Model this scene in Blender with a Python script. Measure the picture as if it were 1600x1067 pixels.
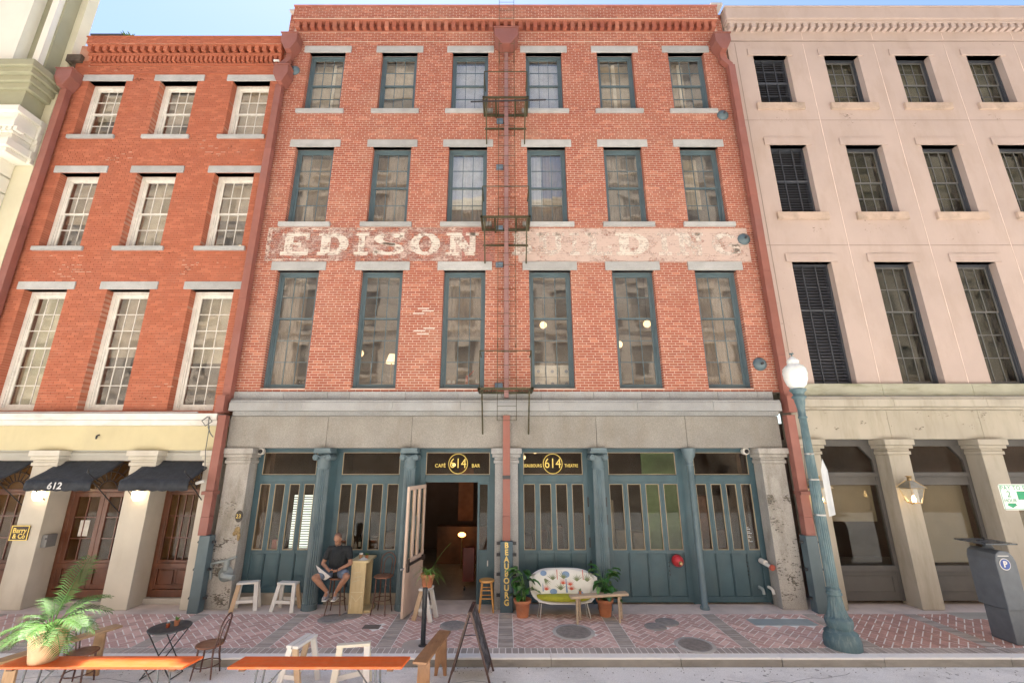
import bpy, math, random
from mathutils import Vector, Matrix
R = random.Random(7)
PI = math.pi
SC = bpy.context.scene
for _o in list(bpy.data.objects): bpy.data.objects.remove(_o)
COL = SC.collection

# ------------------------------------------------------------------ camera
cam_d = bpy.data.cameras.new('camera'); cam = bpy.data.objects.new('camera', cam_d); COL.objects.link(cam)
cam.location = (0, -10.8, 3.24)
cam.rotation_euler = (math.radians(90 + 15.1), 0, 0)
cam_d.sensor_width = 36; cam_d.lens = 36 * 673 / 1600
cam_d.shift_x = 10 / 1600; cam_d.clip_start = .05; cam_d.clip_end = 800
SC.camera = cam
# ------------------------------------------------------------------ light
SUN = Vector((-0.15, 0.22, 0.92)).normalized()
w = bpy.data.worlds.new("World"); SC.world = w; w.use_nodes = True
nt = w.node_tree; bg = nt.nodes['Background']
sky = nt.nodes.new('ShaderNodeTexSky'); sky.sky_type = 'NISHITA'; sky.sun_disc = False
sky.sun_elevation = math.asin(SUN.z); sky.sun_rotation = math.atan2(SUN.x, SUN.y)
sky.air_density = 1.0; sky.dust_density = 0.6; sky.ozone_density = 1.0
nt.links.new(sky.outputs[0], bg.inputs[0]); bg.inputs[1].default_value = 0.08
sd = bpy.data.lights.new('sun', 'SUN'); sd.energy = 4.2; sd.angle = math.radians(.6); sd.color = (1, .95, .86)
so = bpy.data.objects.new('sun', sd); COL.objects.link(so)
so.rotation_euler = SUN.to_track_quat('Z', 'Y').to_euler(); so.location = (0, 0, 60)
vs = SC.view_settings; vs.view_transform = 'Standard'; vs.look = 'None'; vs.gamma = 1; vs.use_curve_mapping = False
vs.exposure = 1.88
vs.use_white_balance = False
try: SC.cycles.max_bounces = 8; SC.cycles.transparent_max_bounces = 16
except Exception: pass

# ------------------------------------------------------------------ materials
def lin(r, g, b): return tuple(((c / 255) / 12.92 if c / 255 <= .04045 else ((c / 255 + .055) / 1.055) ** 2.4) for c in (r, g, b))
def N(nt, t, **kw):
    n = nt.nodes.new(t)
    for k, v in kw.items(): setattr(n, k, v)
    return n
def math_(nt, op, a, b=None, clamp=False):
    n = nt.nodes.new('ShaderNodeMath'); n.operation = op; n.use_clamp = clamp
    for i, x in enumerate((a, b)):
        if x is None: continue
        if isinstance(x, (int, float)): n.inputs[i].default_value = x
        else: nt.links.new(x, n.inputs[i])
    return n.outputs[0]
def noise(nt, scale, stretch=None, detail=4, rough=.55, coord=None):
    if coord is None: coord = nt.nodes.new('ShaderNodeNewGeometry').outputs['Position']
    if stretch:
        m = nt.nodes.new('ShaderNodeMapping'); m.inputs['Scale'].default_value = stretch
        nt.links.new(coord, m.inputs[0]); coord = m.outputs[0]
    n = nt.nodes.new('ShaderNodeTexNoise'); n.inputs['Scale'].default_value = scale
    n.inputs['Detail'].default_value = detail; n.inputs['Roughness'].default_value = rough
    nt.links.new(coord, n.inputs['Vector']); return n.outputs[0]
def ramp(nt, fac, a, b, ca=(0, 0, 0), cb=(1, 1, 1)):
    r = nt.nodes.new('ShaderNodeValToRGB'); r.color_ramp.elements[0].position = a; r.color_ramp.elements[1].position = b
    r.color_ramp.elements[0].color = (*ca, 1); r.color_ramp.elements[1].color = (*cb, 1)
    nt.links.new(fac, r.inputs[0]); return r.outputs[0]
def mixc(nt, fac, a, b, blend='MIX'):
    m = nt.nodes.new('ShaderNodeMix'); m.data_type = 'RGBA'; m.blend_type = blend
    for i, x in ((0, fac), (6, a), (7, b)):
        if isinstance(x, (int, float)): m.inputs[i].default_value = x
        elif isinstance(x, tuple): m.inputs[i].default_value = (*x[:3], 1)
        else: nt.links.new(x, m.inputs[i])
    return m.outputs[2]
MATS = {}
def mat(name, col, rough=.6, var=.18, scale=2.5, bump=0, bscale=60, metal=0, rnd=0, col2=None, stain=None, stain_amt=.5, stain_stretch=(1, 1, 1), stain_scale=1.2, spec=.5, emit=None, es=0, trans=0, coat=0, spk=0, sss=0):
    if name in MATS: return MATS[name]
    m = bpy.data.materials.new(name); m.use_nodes = True; nt = m.node_tree; p = nt.nodes['Principled BSDF']; MATS[name] = m
    L = nt.links.new
    c = tuple(col)
    dk = tuple(x * (1 - var) for x in c); lt = tuple(min(1, x * (1 + var)) for x in c)
    out = ramp(nt, noise(nt, scale), .3, .7, dk, lt)
    if col2 or rnd:
        oi = nt.nodes.new('ShaderNodeObjectInfo'); at = nt.nodes.new('ShaderNodeAttribute'); at.attribute_name = 'rnd'
        rv = math_(nt, 'FRACT', math_(nt, 'ADD', oi.outputs['Random'], at.outputs['Fac']))
        if col2:
            r = nt.nodes.new('ShaderNodeValToRGB'); r.color_ramp.interpolation = 'LINEAR'
            cs = col2
            while len(r.color_ramp.elements) < len(cs): r.color_ramp.elements.new(.5)
            for i, (pp, cc) in enumerate(cs): r.color_ramp.elements[i].position = pp; r.color_ramp.elements[i].color = (*cc, 1)
            L(rv, r.inputs[0]); out = mixc(nt, .75, out, r.outputs[0])
        if rnd:
            k = math_(nt, 'MULTIPLY_ADD', rv, 2 * rnd); k.node.inputs[2].default_value = 1 - rnd
            cb = nt.nodes.new('ShaderNodeCombineColor'); [L(k, cb.inputs[i]) for i in range(3)]
            out = mixc(nt, 1.0, out, cb.outputs[0], 'MULTIPLY')
    if stain:
        s = ramp(nt, noise(nt, stain_scale, stain_stretch, 6, .65), .48, .72)
        f = math_(nt, 'MULTIPLY', s, stain_amt); out = mixc(nt, f, out, stain)
    if spk:
        s = ramp(nt, noise(nt, 90, None, 2), .35, .65, (1 - spk,) * 3, (1 + spk,) * 3); out = mixc(nt, 1.0, out, s, 'MULTIPLY')
    L(out, p.inputs['Base Color'])
    p.inputs['Roughness'].default_value = rough; p.inputs['Metallic'].default_value = metal
    p.inputs['Specular IOR Level'].default_value = spec
    rr = ramp(nt, noise(nt, scale * 3), .3, .7, (max(0, rough - .1),) * 3, (min(1, rough + .1),) * 3); L(rr, p.inputs['Roughness'])
    if coat: p.inputs['Coat Weight'].default_value = coat; p.inputs['Coat Roughness'].default_value = .15
    if bump:
        b = nt.nodes.new('ShaderNodeBump'); b.inputs['Distance'].default_value = bump; b.inputs['Strength'].default_value = 1
        L(noise(nt, bscale), b.inputs['Height']); L(b.outputs[0], p.inputs['Normal'])
    if emit: p.inputs['Emission Color'].default_value = (*emit, 1); p.inputs['Emission Strength'].default_value = es
    if trans: p.inputs['Transmission Weight'].default_value = trans
    if sss: p.inputs['Subsurface Weight'].default_value = sss; p.inputs['Subsurface Radius'].default_value = (.02, .01, .005)
    return m
def glass(name, tint=(.8, .82, .8), r0=.12, r1=.9, wav=.004, wscale=1.6, dirt=.06):
    if name in MATS: return MATS[name]
    m = bpy.data.materials.new(name); m.use_nodes = True; nt = m.node_tree; MATS[name] = m; L = nt.links.new
    nt.nodes.remove(nt.nodes['Principled BSDF']); out = nt.nodes['Material Output']
    tr = nt.nodes.new('ShaderNodeBsdfTransparent'); tr.inputs[0].default_value = (*tint, 1)
    gl = nt.nodes.new('ShaderNodeBsdfGlossy'); gl.inputs['Roughness'].default_value = .02; gl.inputs[0].default_value = (.95, .97, 1, 1)
    df = nt.nodes.new('ShaderNodeBsdfDiffuse'); df.inputs[0].default_value = (.4, .38, .34, 1)
    b = nt.nodes.new('ShaderNodeBump'); b.inputs['Distance'].default_value = wav; b.inputs['Strength'].default_value = 1
    oi = nt.nodes.new('ShaderNodeObjectInfo'); g = nt.nodes.new('ShaderNodeNewGeometry')
    va = nt.nodes.new('ShaderNodeVectorMath'); va.operation = 'ADD'; L(g.outputs['Position'], va.inputs[0])
    mu = math_(nt, 'MULTIPLY', oi.outputs['Random'], 3.0); L(mu, va.inputs[1])
    L(noise(nt, wscale, (1, 1, .8), 1, .4, va.outputs[0]), b.inputs['Height']); L(b.outputs[0], gl.inputs['Normal'])
    dt = nt.nodes.new('ShaderNodeVectorMath'); dt.operation = 'DOT_PRODUCT'; L(g.outputs['Normal'], dt.inputs[0]); L(g.outputs['Incoming'], dt.inputs[1])
    sch = math_(nt, 'POWER', math_(nt, 'SUBTRACT', 1.0, math_(nt, 'ABSOLUTE', dt.outputs['Value']), True), 5.0)
    f = math_(nt, 'MULTIPLY_ADD', sch, (r1 - r0)); f.node.inputs[2].default_value = r0
    m1 = nt.nodes.new('ShaderNodeMixShader'); L(f, m1.inputs[0]); L(tr.outputs[0], m1.inputs[1]); L(gl.outputs[0], m1.inputs[2])
    m2 = nt.nodes.new('ShaderNodeMixShader'); d = math_(nt, 'MULTIPLY', ramp(nt, noise(nt, 3, None, 6), .4, .8), dirt * 2)
    L(d, m2.inputs[0]); L(m1.outputs[0], m2.inputs[1]); L(df.outputs[0], m2.inputs[2]); L(m2.outputs[0], out.inputs[0])
    return m
BR = mat('brick_red', (.38, .115, .066), .85, .18, .8, .004, 90, col2=[(0, (.41, .135, .08)), (.35, (.37, .105, .062)), (.7, (.27, .075, .048)), (1, (.45, .18, .115))], rnd=.14, stain=(.46, .25, .17), stain_amt=.4, stain_scale=.7)
BO = mat('brick_orange', (.42, .125, .064), .85, .08, 1.1, .003, 80, col2=[(0, (.42, .125, .064)), (.5, (.38, .108, .056)), (1, (.46, .15, .08))], rnd=.09, stain=(.38, .15, .095), stain_amt=.3, stain_scale=.6)
MO = mat('mortar_pale', (.62, .50, .42), .95, .15, 2, .003, 120, stain=(.38, .2, .15), stain_amt=.5)
MO2 = mat('mortar_orange', (.46, .21, .135), .95, .15, 2, .003, 120, stain=(.6, .5, .42), stain_amt=.35, stain_scale=1.5)
GRAN = mat('granite', (.34, .345, .345), .8, .12, 1.5, .002, 150, rnd=.08, stain=(.26, .24, .2), stain_amt=.45, stain_stretch=(1.5, 1.5, .5), spk=.18)
LINT = mat('lintel_stone', (.42, .42, .41), .8, .1, 3, .002, 150, rnd=.12, spk=.12, stain=(.2, .19, .17), stain_amt=.3)
FRIEZE = mat('frieze_granite', (.30, .285, .26), .8, .12, 1.2, .002, 150, rnd=.07, stain=(.22, .19, .15), stain_amt=.5, stain_stretch=(1.2, 1.2, .6), spk=.2)
TEAL = mat('teal_paint', (.056, .112, .138), .42, .14, 2.2, .001, 40, stain=(.09, .13, .14), stain_amt=.4, stain_stretch=(3, 3, .7))
TEAL2 = mat('window_teal_paint', (.10, .145, .165), .45, .12, 2.2)
COLM = mat('column_paint', (.12, .175, .20), .5, .15, 3, .001, 60, stain=(.2, .24, .25), stain_amt=.3)
WHITEF = mat('old_white_paint', (.76, .73, .67), .6, .1, 4, .001, 60, stain=(.42, .37, .3), stain_amt=.35, stain_stretch=(4, 4, .8), stain_scale=2)
RUST = mat('downspout_paint', (.27, .10, .075), .5, .14, 1.5, rnd=.1, stain=(.30, .145, .135), stain_amt=.5, stain_scale=.9)
STUC = mat('pink_stucco', (.475, .375, .33), .9, .07, .6, .003, 70, stain=(.40, .305, .245), stain_amt=.7, stain_stretch=(1.3, 1, .45), stain_scale=1.0)
TANS = mat('tan_stone', (.44, .40, .33), .85, .1, .9, .002, 90, stain=(.24, .21, .14), stain_amt=.55, stain_stretch=(2, 2, .35), stain_scale=1.4)
CREAMP = mat('cream_pilaster_paint', (.60, .56, .48), .8, .08, 1.2, .002, 60, stain=(.42, .37, .29), stain_amt=.45, stain_stretch=(1.5, 1.5, .5))
YEL = mat('pale_yellow_paint', (.60, .53, .33), .75, .07, 1.2, .002, 50, stain=(.5, .43, .28), stain_amt=.35, stain_stretch=(2, 2, .5))
WHT = mat('white_ledge_paint', (.74, .72, .68), .65, .08, 3, .002, 50, stain=(.42, .38, .32), stain_amt=.5, stain_stretch=(.6, .6, 2), stain_scale=2)
DARKM = mat('dark_bronze_paint', (.045, .045, .05), .5, .15, 2)
GREYF = mat('grey_brown_frame', (.10, .095, .09), .55, .1, 2)
WOODB = mat('mahogany', (.13, .045, .022), .4, .3, 3, coat=.3, stain=(.22, .08, .04), stain_amt=.4, stain_stretch=(1, 1, .2), stain_scale=5)
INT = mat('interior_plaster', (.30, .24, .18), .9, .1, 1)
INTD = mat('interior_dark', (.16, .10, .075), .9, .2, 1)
INTF = mat('interior_floor', (.3, .25, .2), .6, .1, 1)
BLIND = mat('roller_blind', (.42, .37, .29), .9, .06, 2)
BLINDW = mat('white_curtain', (.75, .72, .64), .9, .06, 2)
GL = glass('old_window_glass', (.95, .94, .91), .13, 1.0, .004, 1.3)
GLS = glass('shop_glass', (.85, .83, .78), .014, .7, .0008, 1.0, .02)
GLD = glass('dark_tinted_glass', (.62, .63, .56), .05, .8, .002, 1.2)
GLC = glass('clear_glass', (.93, .95, .95), .05, .8, 0, 1, 0)
IRON = mat('green_iron', (.05, .048, .022), .7, .3, 8, stain=(.12, .07, .03), stain_amt=.6, stain_scale=9)
BLACKM = mat('black_metal', (.02, .02, .022), .4, .2, 4)
WOODW = mat('white_painted_wood', (.72, .71, .68), .55, .06, 5, stain=(.5, .47, .42), stain_amt=.25, stain_scale=6)
PINE = mat('raw_pine', (.56, .41, .27), .6, .15, 3, stain=(.45, .26, .12), stain_amt=.5, stain_stretch=(1, 1, .15), stain_scale=14)
PALEP = mat('pale_pine', (.68, .56, .33), .6, .12, 3, stain=(.5, .38, .18), stain_amt=.45, stain_stretch=(1, 1, .12), stain_scale=16)
BENT = mat('bentwood_brown', (.10, .04, .025), .35, .25, 6, coat=.4)
BENTS = mat('bentwood_seat', (.22, .095, .05), .4, .2, 6, coat=.3)
TERR = mat('terracotta', (.52, .20, .10), .8, .14, 5, .001, 60, stain=(.62, .4, .28), stain_amt=.35, stain_scale=6)
TERRL = mat('sandy_terracotta', (.60, .37, .22), .85, .12, 6, .002, 60, stain=(.68, .5, .36), stain_amt=.4, stain_scale=5)
SOIL = mat('soil', (.05, .035, .025), .95, .3, 20)
ORANGE = mat('orange_tabletop', (.72, .115, .012), .45, .06, 4, stain=(.50, .20, .09), stain_amt=.6, stain_stretch=(.6, 6, 1), stain_scale=7)
CONC = mat('pale_concrete', (.50, .48, .45), .9, .1, 2, .002, 60, stain=(.33, .3, .27), stain_amt=.45, stain_scale=1.6)
GOLD = mat('gold_leaf_paint', (.88, .66, .16), .45, .08, 9)
BRASS = mat('aged_brass', (.42, .30, .15), .4, .2, 7, metal=.7)

# ------------------------------------------------------------------ mesh builder
class MB:
    def __init__(s): s.v = []; s.f = []; s.s = []; s.r = None
    def add(s, vs, fs, smooth=False):
        b = len(s.v); s.v += [tuple(v) for v in vs]; s.f += [tuple(i + b for i in f) for f in fs]; s.s += [smooth] * len(fs); return s
    def box(s, x0, x1, y0, y1, z0, z1):
        if x0 > x1: x0, x1 = x1, x0
        if y0 > y1: y0, y1 = y1, y0
        if z0 > z1: z0, z1 = z1, z0
        return s.add([(x0, y0, z0), (x1, y0, z0), (x1, y1, z0), (x0, y1, z0), (x0, y0, z1), (x1, y0, z1), (x1, y1, z1), (x0, y1, z1)],
                     [(0, 3, 2, 1), (4, 5, 6, 7), (0, 1, 5, 4), (1, 2, 6, 5), (2, 3, 7, 6), (3, 0, 4, 7)])
    def beam(s, a, b, w, h, up=(0, 0, 1), w2=None, h2=None):
        a = Vector(a); b = Vector(b); d = (b - a).normalized(); up = Vector(up)
        sx = d.cross(up)
        if sx.length < 1e-4: sx = Vector((1, 0, 0))
        sx.normalize(); sy = sx.cross(d).normalized(); vs = []
        for p, ww, hh in ((a, w, h), (b, w2 or w, h2 or h)):
            for i, j in ((-1, -1), (1, -1), (1, 1), (-1, 1)): vs.append(p + sx * ww / 2 * i + sy * hh / 2 * j)
        return s.add(vs, [(3, 2, 1, 0), (4, 5, 6, 7), (0, 1, 5, 4), (1, 2, 6, 5), (2, 3, 7, 6), (3, 0, 4, 7)])
    def tube(s, pts, r, n=8, closed=False, caps=True):
        pts = [Vector(p) for p in pts]; m = len(pts); rs = r if isinstance(r, (list, tuple)) else [r] * m
        rings = []; prev = None
        for i, p in enumerate(pts):
            if closed: t = pts[(i + 1) % m] - pts[i - 1]
            else: t = pts[min(i + 1, m - 1)] - pts[max(i - 1, 0)]
            t.normalize()
            if prev is None:
                u = t.cross(Vector((0, 0, 1)))
                if u.length < 1e-3: u = t.cross(Vector((0, 1, 0)))
            else: u = prev - t * prev.dot(t)
            u.normalize(); prev = u; v = t.cross(u)
            rings.append([p + (u * math.cos(2 * PI * k / n) + v * math.sin(2 * PI * k / n)) * rs[i] for k in range(n)])
        vs = [q for g in rings for q in g]; fs = []
        for i in range(m if closed else m - 1):
            j = (i + 1) % m
            for k in range(n): fs.append((i * n + k, i * n + (k + 1) % n, j * n + (k + 1) % n, j * n + k))
        s.add(vs, fs, True)
        if caps and not closed: s.add(rings[0], [tuple(range(n))[::-1]]); s.add(rings[-1], [tuple(range(n))])
        return s
    def cyl(s, a, b, r, r2=None, n=16): return s.tube([a, b], [r, r if r2 is None else r2], n)
    def lathe(s, prof, c=(0, 0, 0), n=24, axis='z', flute=None, smooth=True):
        vs = []; fs = []
        for r, z in prof:
            for k in range(n):
                a = 2 * PI * k / n; rr = r
                if flute and flute[0] <= z <= flute[1] and k % 2: rr = r * flute[2]
                p = (rr * math.cos(a), rr * math.sin(a), z)
                if axis == 'y': p = (p[0], z, p[1])
                if axis == 'x': p = (z, p[0], p[1])
                vs.append((p[0] + c[0], p[1] + c[1], p[2] + c[2]))
        for i in range(len(prof) - 1):
            for k in range(n): fs.append((i * n + k, i * n + (k + 1) % n, (i + 1) * n + (k + 1) % n, (i + 1) * n + k))
        s.add(vs, fs, smooth)
        s.add(vs[:n], [tuple(range(n))[::-1]]); s.add(vs[-n:], [tuple(range(n))]); return s
    def prism(s, poly, a, b, plane='xz'):
        n = len(poly)
        f = {'xz': lambda p, t: (p[0], t, p[1]), 'xy': lambda p, t: (p[0], p[1], t), 'yz': lambda p, t: (t, p[0], p[1])}[plane]
        vs = [f(p, a) for p in poly] + [f(p, b) for p in poly]
        return s.add(vs, [tuple(range(n)), tuple(range(n, 2 * n))[::-1]] + [(i, n + i, n + (i + 1) % n, (i + 1) % n) for i in range(n)])
    def sph(s, c, r, n=12, m=8, rot=None):
        if isinstance(r, (int, float)): r = (r, r, r)
        vs = []; fs = []
        for i in range(m + 1):
            t = PI * i / m
            for k in range(n):
                a = 2 * PI * k / n; p = Vector((r[0] * math.sin(t) * math.cos(a), r[1] * math.sin(t) * math.sin(a), r[2] * math.cos(t)))
                if rot is not None: p = rot @ p
                vs.append(p + Vector(c))
        for i in range(m):
            for k in range(n): fs.append((i * n + k, (i + 1) * n + k, (i + 1) * n + (k + 1) % n, i * n + (k + 1) % n))
        return s.add(vs, fs, True)
    def frame(s, x0, x1, z0, z1, t, y0, y1, tb=None, tt=None):
        tb = t if tb is None else tb; tt = t if tt is None else tt
        s.box(x0, x0 + t, y0, y1, z0, z1); s.box(x1 - t, x1, y0, y1, z0, z1)
        s.box(x0 + t, x1 - t, y0, y1, z0, z0 + tb); s.box(x0 + t, x1 - t, y0, y1, z1 - tt, z1); return s
    def mesh(s, name, m, off=(0, 0, 0)):
        me = bpy.data.meshes.new(name); ox, oy, oz = off
        me.from_pydata([(v[0] - ox, v[1] - oy, v[2] - oz) for v in s.v], [], s.f)
        me.polygons.foreach_set('use_smooth', s.s)
        for x in (m if isinstance(m, (list, tuple)) else [m]): me.materials.append(x)
        if s.r:
            a = me.attributes.new('rnd', 'FLOAT', 'FACE'); a.data.foreach_set('value', s.r)
        me.update(); return me
    def build(s, name, m, parent=None, local=False, bevel=0, loc=None, flip=False):
        off = (0, 0, 0) if (local or parent is None) else wpos(parent)
        o = bpy.data.objects.new(name, s.mesh(name, m, off)); COL.objects.link(o)
        if parent is not None: o.parent = parent
        if loc is not None: o.location = loc
        if bevel:
            b = o.modifiers.new('bevel', 'BEVEL'); b.width = bevel; b.segments = 2; b.limit_method = 'ANGLE'
        return o
def wpos(o):
    p = Vector(o.location)
    while o.parent: o = o.parent; p = p + Vector(o.location)
    return p
def tag(o, label=None, cat=None, group=None, kind=None):
    if label: o['label'] = label
    if cat: o['category'] = cat
    if group: o['group'] = group
    if kind: o['kind'] = kind
    return o
def thing(name, label, cat, loc=(0, 0, 0), rz=0, group=None):
    o = bpy.data.objects.new(name, None); COL.objects.link(o); o.location = loc; o.rotation_euler = (0, 0, rz); o.empty_display_size = .2
    return tag(o, label, cat, group)
def copy_tree(o, parent=None):
    c = o.copy(); COL.objects.link(c)
    if parent: c.parent = parent
    for ch in list(o.children): copy_tree(ch, c)
    return c
def inst(name, me, parent, loc, rot=None):
    o = bpy.data.objects.new(name, me); COL.objects.link(o); o.parent = parent; o.location = loc
    if rot: o.rotation_euler = rot
    return o
_tc = {}
def text_mesh(txt, size, m, depth=.002, sx=1.0, space=1.0, shear=0, offset=0):
    """flat lettering in the xz plane, centred at the origin, facing -y"""
    cu = bpy.data.curves.new('t', 'FONT'); cu.body = txt; cu.size = size; cu.align_x = 'CENTER'; cu.align_y = 'CENTER'
    cu.extrude = depth / 2; cu.space_character = space; cu.shear = shear; cu.offset = offset; cu.resolution_u = 3
    o = bpy.data.objects.new('t', cu); COL.objects.link(o)
    dg = bpy.context.evaluated_depsgraph_get(); me = bpy.data.meshes.new_from_object(o.evaluated_get(dg))
    bpy.data.objects.remove(o)
    for v in me.vertices: v.co = Vector((v.co.x * sx, -v.co.z, v.co.y))
    me.materials.clear(); me.materials.append(m); return me
def lettering(name, txt, size, m, parent, wloc, **kw):
    me = text_mesh(txt, size, m, **kw); off = wpos(parent) if parent else Vector((0, 0, 0))
    o = bpy.data.objects.new(name, me); COL.objects.link(o)
    if parent: o.parent = parent
    o.location = Vector(wloc) - off; return o
CAMP = Vector((0, -10.8, 3.24))

# ------------------------------------------------------------------ ground
g = MB(); g.box(-90, 90, -70, -2.42, -.6, -.14)
street = g.build('street', mat('street_concrete', (.78, .77, .74), .85, .1, .7, .003, 40, stain=(.50, .49, .46), stain_amt=.75, stain_scale=1.8, stain_stretch=(.6, 1, 1), spk=.12)); tag(street, kind='structure')
g = MB(); g.box(-90, 90, -2.25, 30, -.6, -.005)
walk = g.build('sidewalk', mat('joint_mortar', (.84, .80, .76), .95, .12, 3, .002, 80)); tag(walk, kind='structure')
kerb = bpy.data.objects.new('kerb', None); COL.objects.link(kerb); tag(kerb, kind='structure'); kerb.location = (0, -2.3, -.14)
KT = mat('kerb_top_cement', (.86, .84, .80), .85, .08, 5, .004, 30, stain=(.6, .57, .52), stain_amt=.5, stain_scale=5)
KM = mat('kerb_stone', (.30, .28, .25), .85, .15, 2, .003, 40, rnd=.1, stain=(.14, .13, .11), stain_amt=.6, stain_scale=2.2, stain_stretch=(.7, 1, 2.5))
x = -30
while x < 30:
    L_ = R.uniform(1.6, 2.4); zt = R.uniform(-.003, .003); yf = -2.42 + R.uniform(-.004, .004); k = MB(); k.box(x + .004, x + L_ - .004, yf, -2.254, -.3, zt - .035); k.build('kerb_stone', KM, kerb, bevel=.006)
    k = MB(); k.box(x + .003, x + L_ - .003, yf - .006, -2.252, zt - .0345, zt); k.build('kerb_top', KT, kerb, bevel=.012); x += L_
# pavers
PAV = mat('red_paver', (.60, .40, .355), .85, .12, 4, .003, 60, col2=[(0, (.62, .42, .37)), (.5, (.54, .34, .30)), (1, (.68, .50, .45))], rnd=.15, stain=(.46, .34, .30), stain_amt=.4, stain_scale=1.3)
PAVG = mat('grey_paver', (.42, .37, .33), .85, .12, 4, .002, 60, rnd=.2, stain=(.36, .33, .3), stain_amt=.4, stain_scale=1.5)
PAVD = mat('worn_red_paver', (.50, .30, .25), .9, .15, 4, .002, 60, rnd=.15, stain=(.25, .12, .09), stain_amt=.4)
def clip(poly, x0, x1, y0, y1):
    for ax, v, sg in ((0, x0, 1), (0, x1, -1), (1, y0, 1), (1, y1, -1)):
        out = []
        for i in range(len(poly)):
            a, b = poly[i - 1], poly[i]; da = (a[ax] - v) * sg; db = (b[ax] - v) * sg
            if (da >= 0) != (db >= 0):
                t = da / (da - db); out.append((a[0] + (b[0] - a[0]) * t, a[1] + (b[1] - a[1]) * t))
            if db >= 0: out.append(b)
        poly = out
        if len(poly) < 3: return []
    return poly
pavers = []   # (distance, polygon, material)
HOLES = [(1.31, -1.32, .34), (3.40, -1.92, .29), (-3.63, -.62, .21), (-3.3, -.42, .17), (-1.05, -.98, .2), (2.98, -1.05, .15), (3.3, -.8, .17)]
RECTS = [(-2.83, -2.5, -1.16, -.95), (5.0, 6.3, -.98, -.62), (9.55, 10.95, -.62, -.22), (-1.85, -1.2, -2.12, -1.7)]
def add_paver(poly, m, y0=-2.0, y1=-.34):
    cx = sum(p[0] for p in poly) / len(poly); cy = sum(p[1] for p in poly) / len(poly)
    for hx, hy, hr in HOLES:
        if (cx - hx) ** 2 + (cy - hy) ** 2 < (hr + .0) ** 2: return
    for a, b, c, d in RECTS:
        if a < cx < b and c < cy < d: return
    pavers.append(((cx ** 2 + (cy + 10.8) ** 2), poly, m))
bands = [2.17 * k for k in range(-9, 10)]
PW = .12; J = .02
for bi in range(len(bands) - 1):
    x0 = bands[bi] + .15; x1 = bands[bi + 1] - .15
    if x1 < -14 or x0 > 16: continue
    old = x0 > 6.4
    c45 = math.cos(PI / 4)
    for i in range(-60, 61):
        for j in range(-60, 61):
            c = (i - j) % 4
            if c == 0: q = (i, j, i + 2, j + 1)
            elif c == 3: q = (i, j, i + 1, j + 2)
            else: continue
            a, b, cc, d = [t * PW for t in q]; a += J / 2; b += J / 2; cc -= J / 2; d -= J / 2
            pts = [(a, b), (cc, b), (cc, d), (a, d)]
            mx = (x0 + x1) / 2
            pts = [((px - py) * c45 + mx, (px + py) * c45 - 1.1) for px, py in pts]
            if max(p[0] for p in pts) < x0 or min(p[0] for p in pts) > x1: continue
            if max(p[1] for p in pts) < -2.02 or min(p[1] for p in pts) > -.3: continue
            pl = clip(pts, x0, x1, -2.02, -.33)
            if len(pl) >= 3:
                A = abs(sum(pl[k - 1][0] * pl[k][1] - pl[k][0] * pl[k - 1][1] for k in range(len(pl)))) / 2
                if A > .002: add_paver(pl, 2 if old else 0)
for b in bands:
    if -14 < b < 16:
        y = -2.02
        while y < -.35: add_paver([(b - .135, y + .006), (b + .135, y + .006), (b + .135, y + .094), (b - .135, y + .094)], 1); y += .1
x = -14
while x < 16:
    add_paver([(x + .008, -2.24), (x + .104, -2.24), (x + .104, -2.04), (x + .008, -2.04)], 1); x += .112
pavers.sort(key=lambda t: t[0])
def paver_mesh(mb, poly, tz):
    n = len(poly); A = sum(poly[k - 1][0] * poly[k][1] - poly[k][0] * poly[k - 1][1] for k in range(n))
    if A < 0: poly = poly[::-1]
    cx = sum(p[0] for p in poly) / n; cy = sum(p[1] for p in poly) / n
    tx = R.uniform(-.012, .012); ty = R.uniform(-.012, .012)
    top = [(p[0], p[1], tz + (p[0] - cx) * tx + (p[1] - cy) * ty) for p in poly]; bot = [(p[0], p[1], -.03) for p in poly]
    mb.add(bot + top, [tuple(range(n, 2 * n))] + [(i, (i + 1) % n, n + (i + 1) % n, n + i) for i in range(n)])
    return n + 1
stm = {0: MB(), 1: MB(), 2: MB()}
for q in stm.values(): q.r = []
PM = {0: PAV, 1: PAVG, 2: PAVD}
for i, (d, poly, m) in enumerate(pavers):
    if i < 300:
        mb = MB(); paver_mesh(mb, poly, R.uniform(-.002, .001)); mb.build('paver', PM[m], walk)
    else:
        n = paver_mesh(stm[m], poly, R.uniform(-.002, .001)); stm[m].r += [R.random()] * n
for k, nm in ((0, 'red_pavers'), (1, 'grey_pavers'), (2, 'worn_pavers')):
    if stm[k].v: tag(stm[k].build(nm, PM[k], walk), kind='stuff')
g = MB(); g.box(-14, 16.5, -.325, .9, -.02, -.002); g.build('threshold_strip', mat('pinkish_concrete', (.66, .57, .52), .9, .12, 2, .002, 60, stain=(.35, .28, .24), stain_amt=.4), walk)
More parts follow.
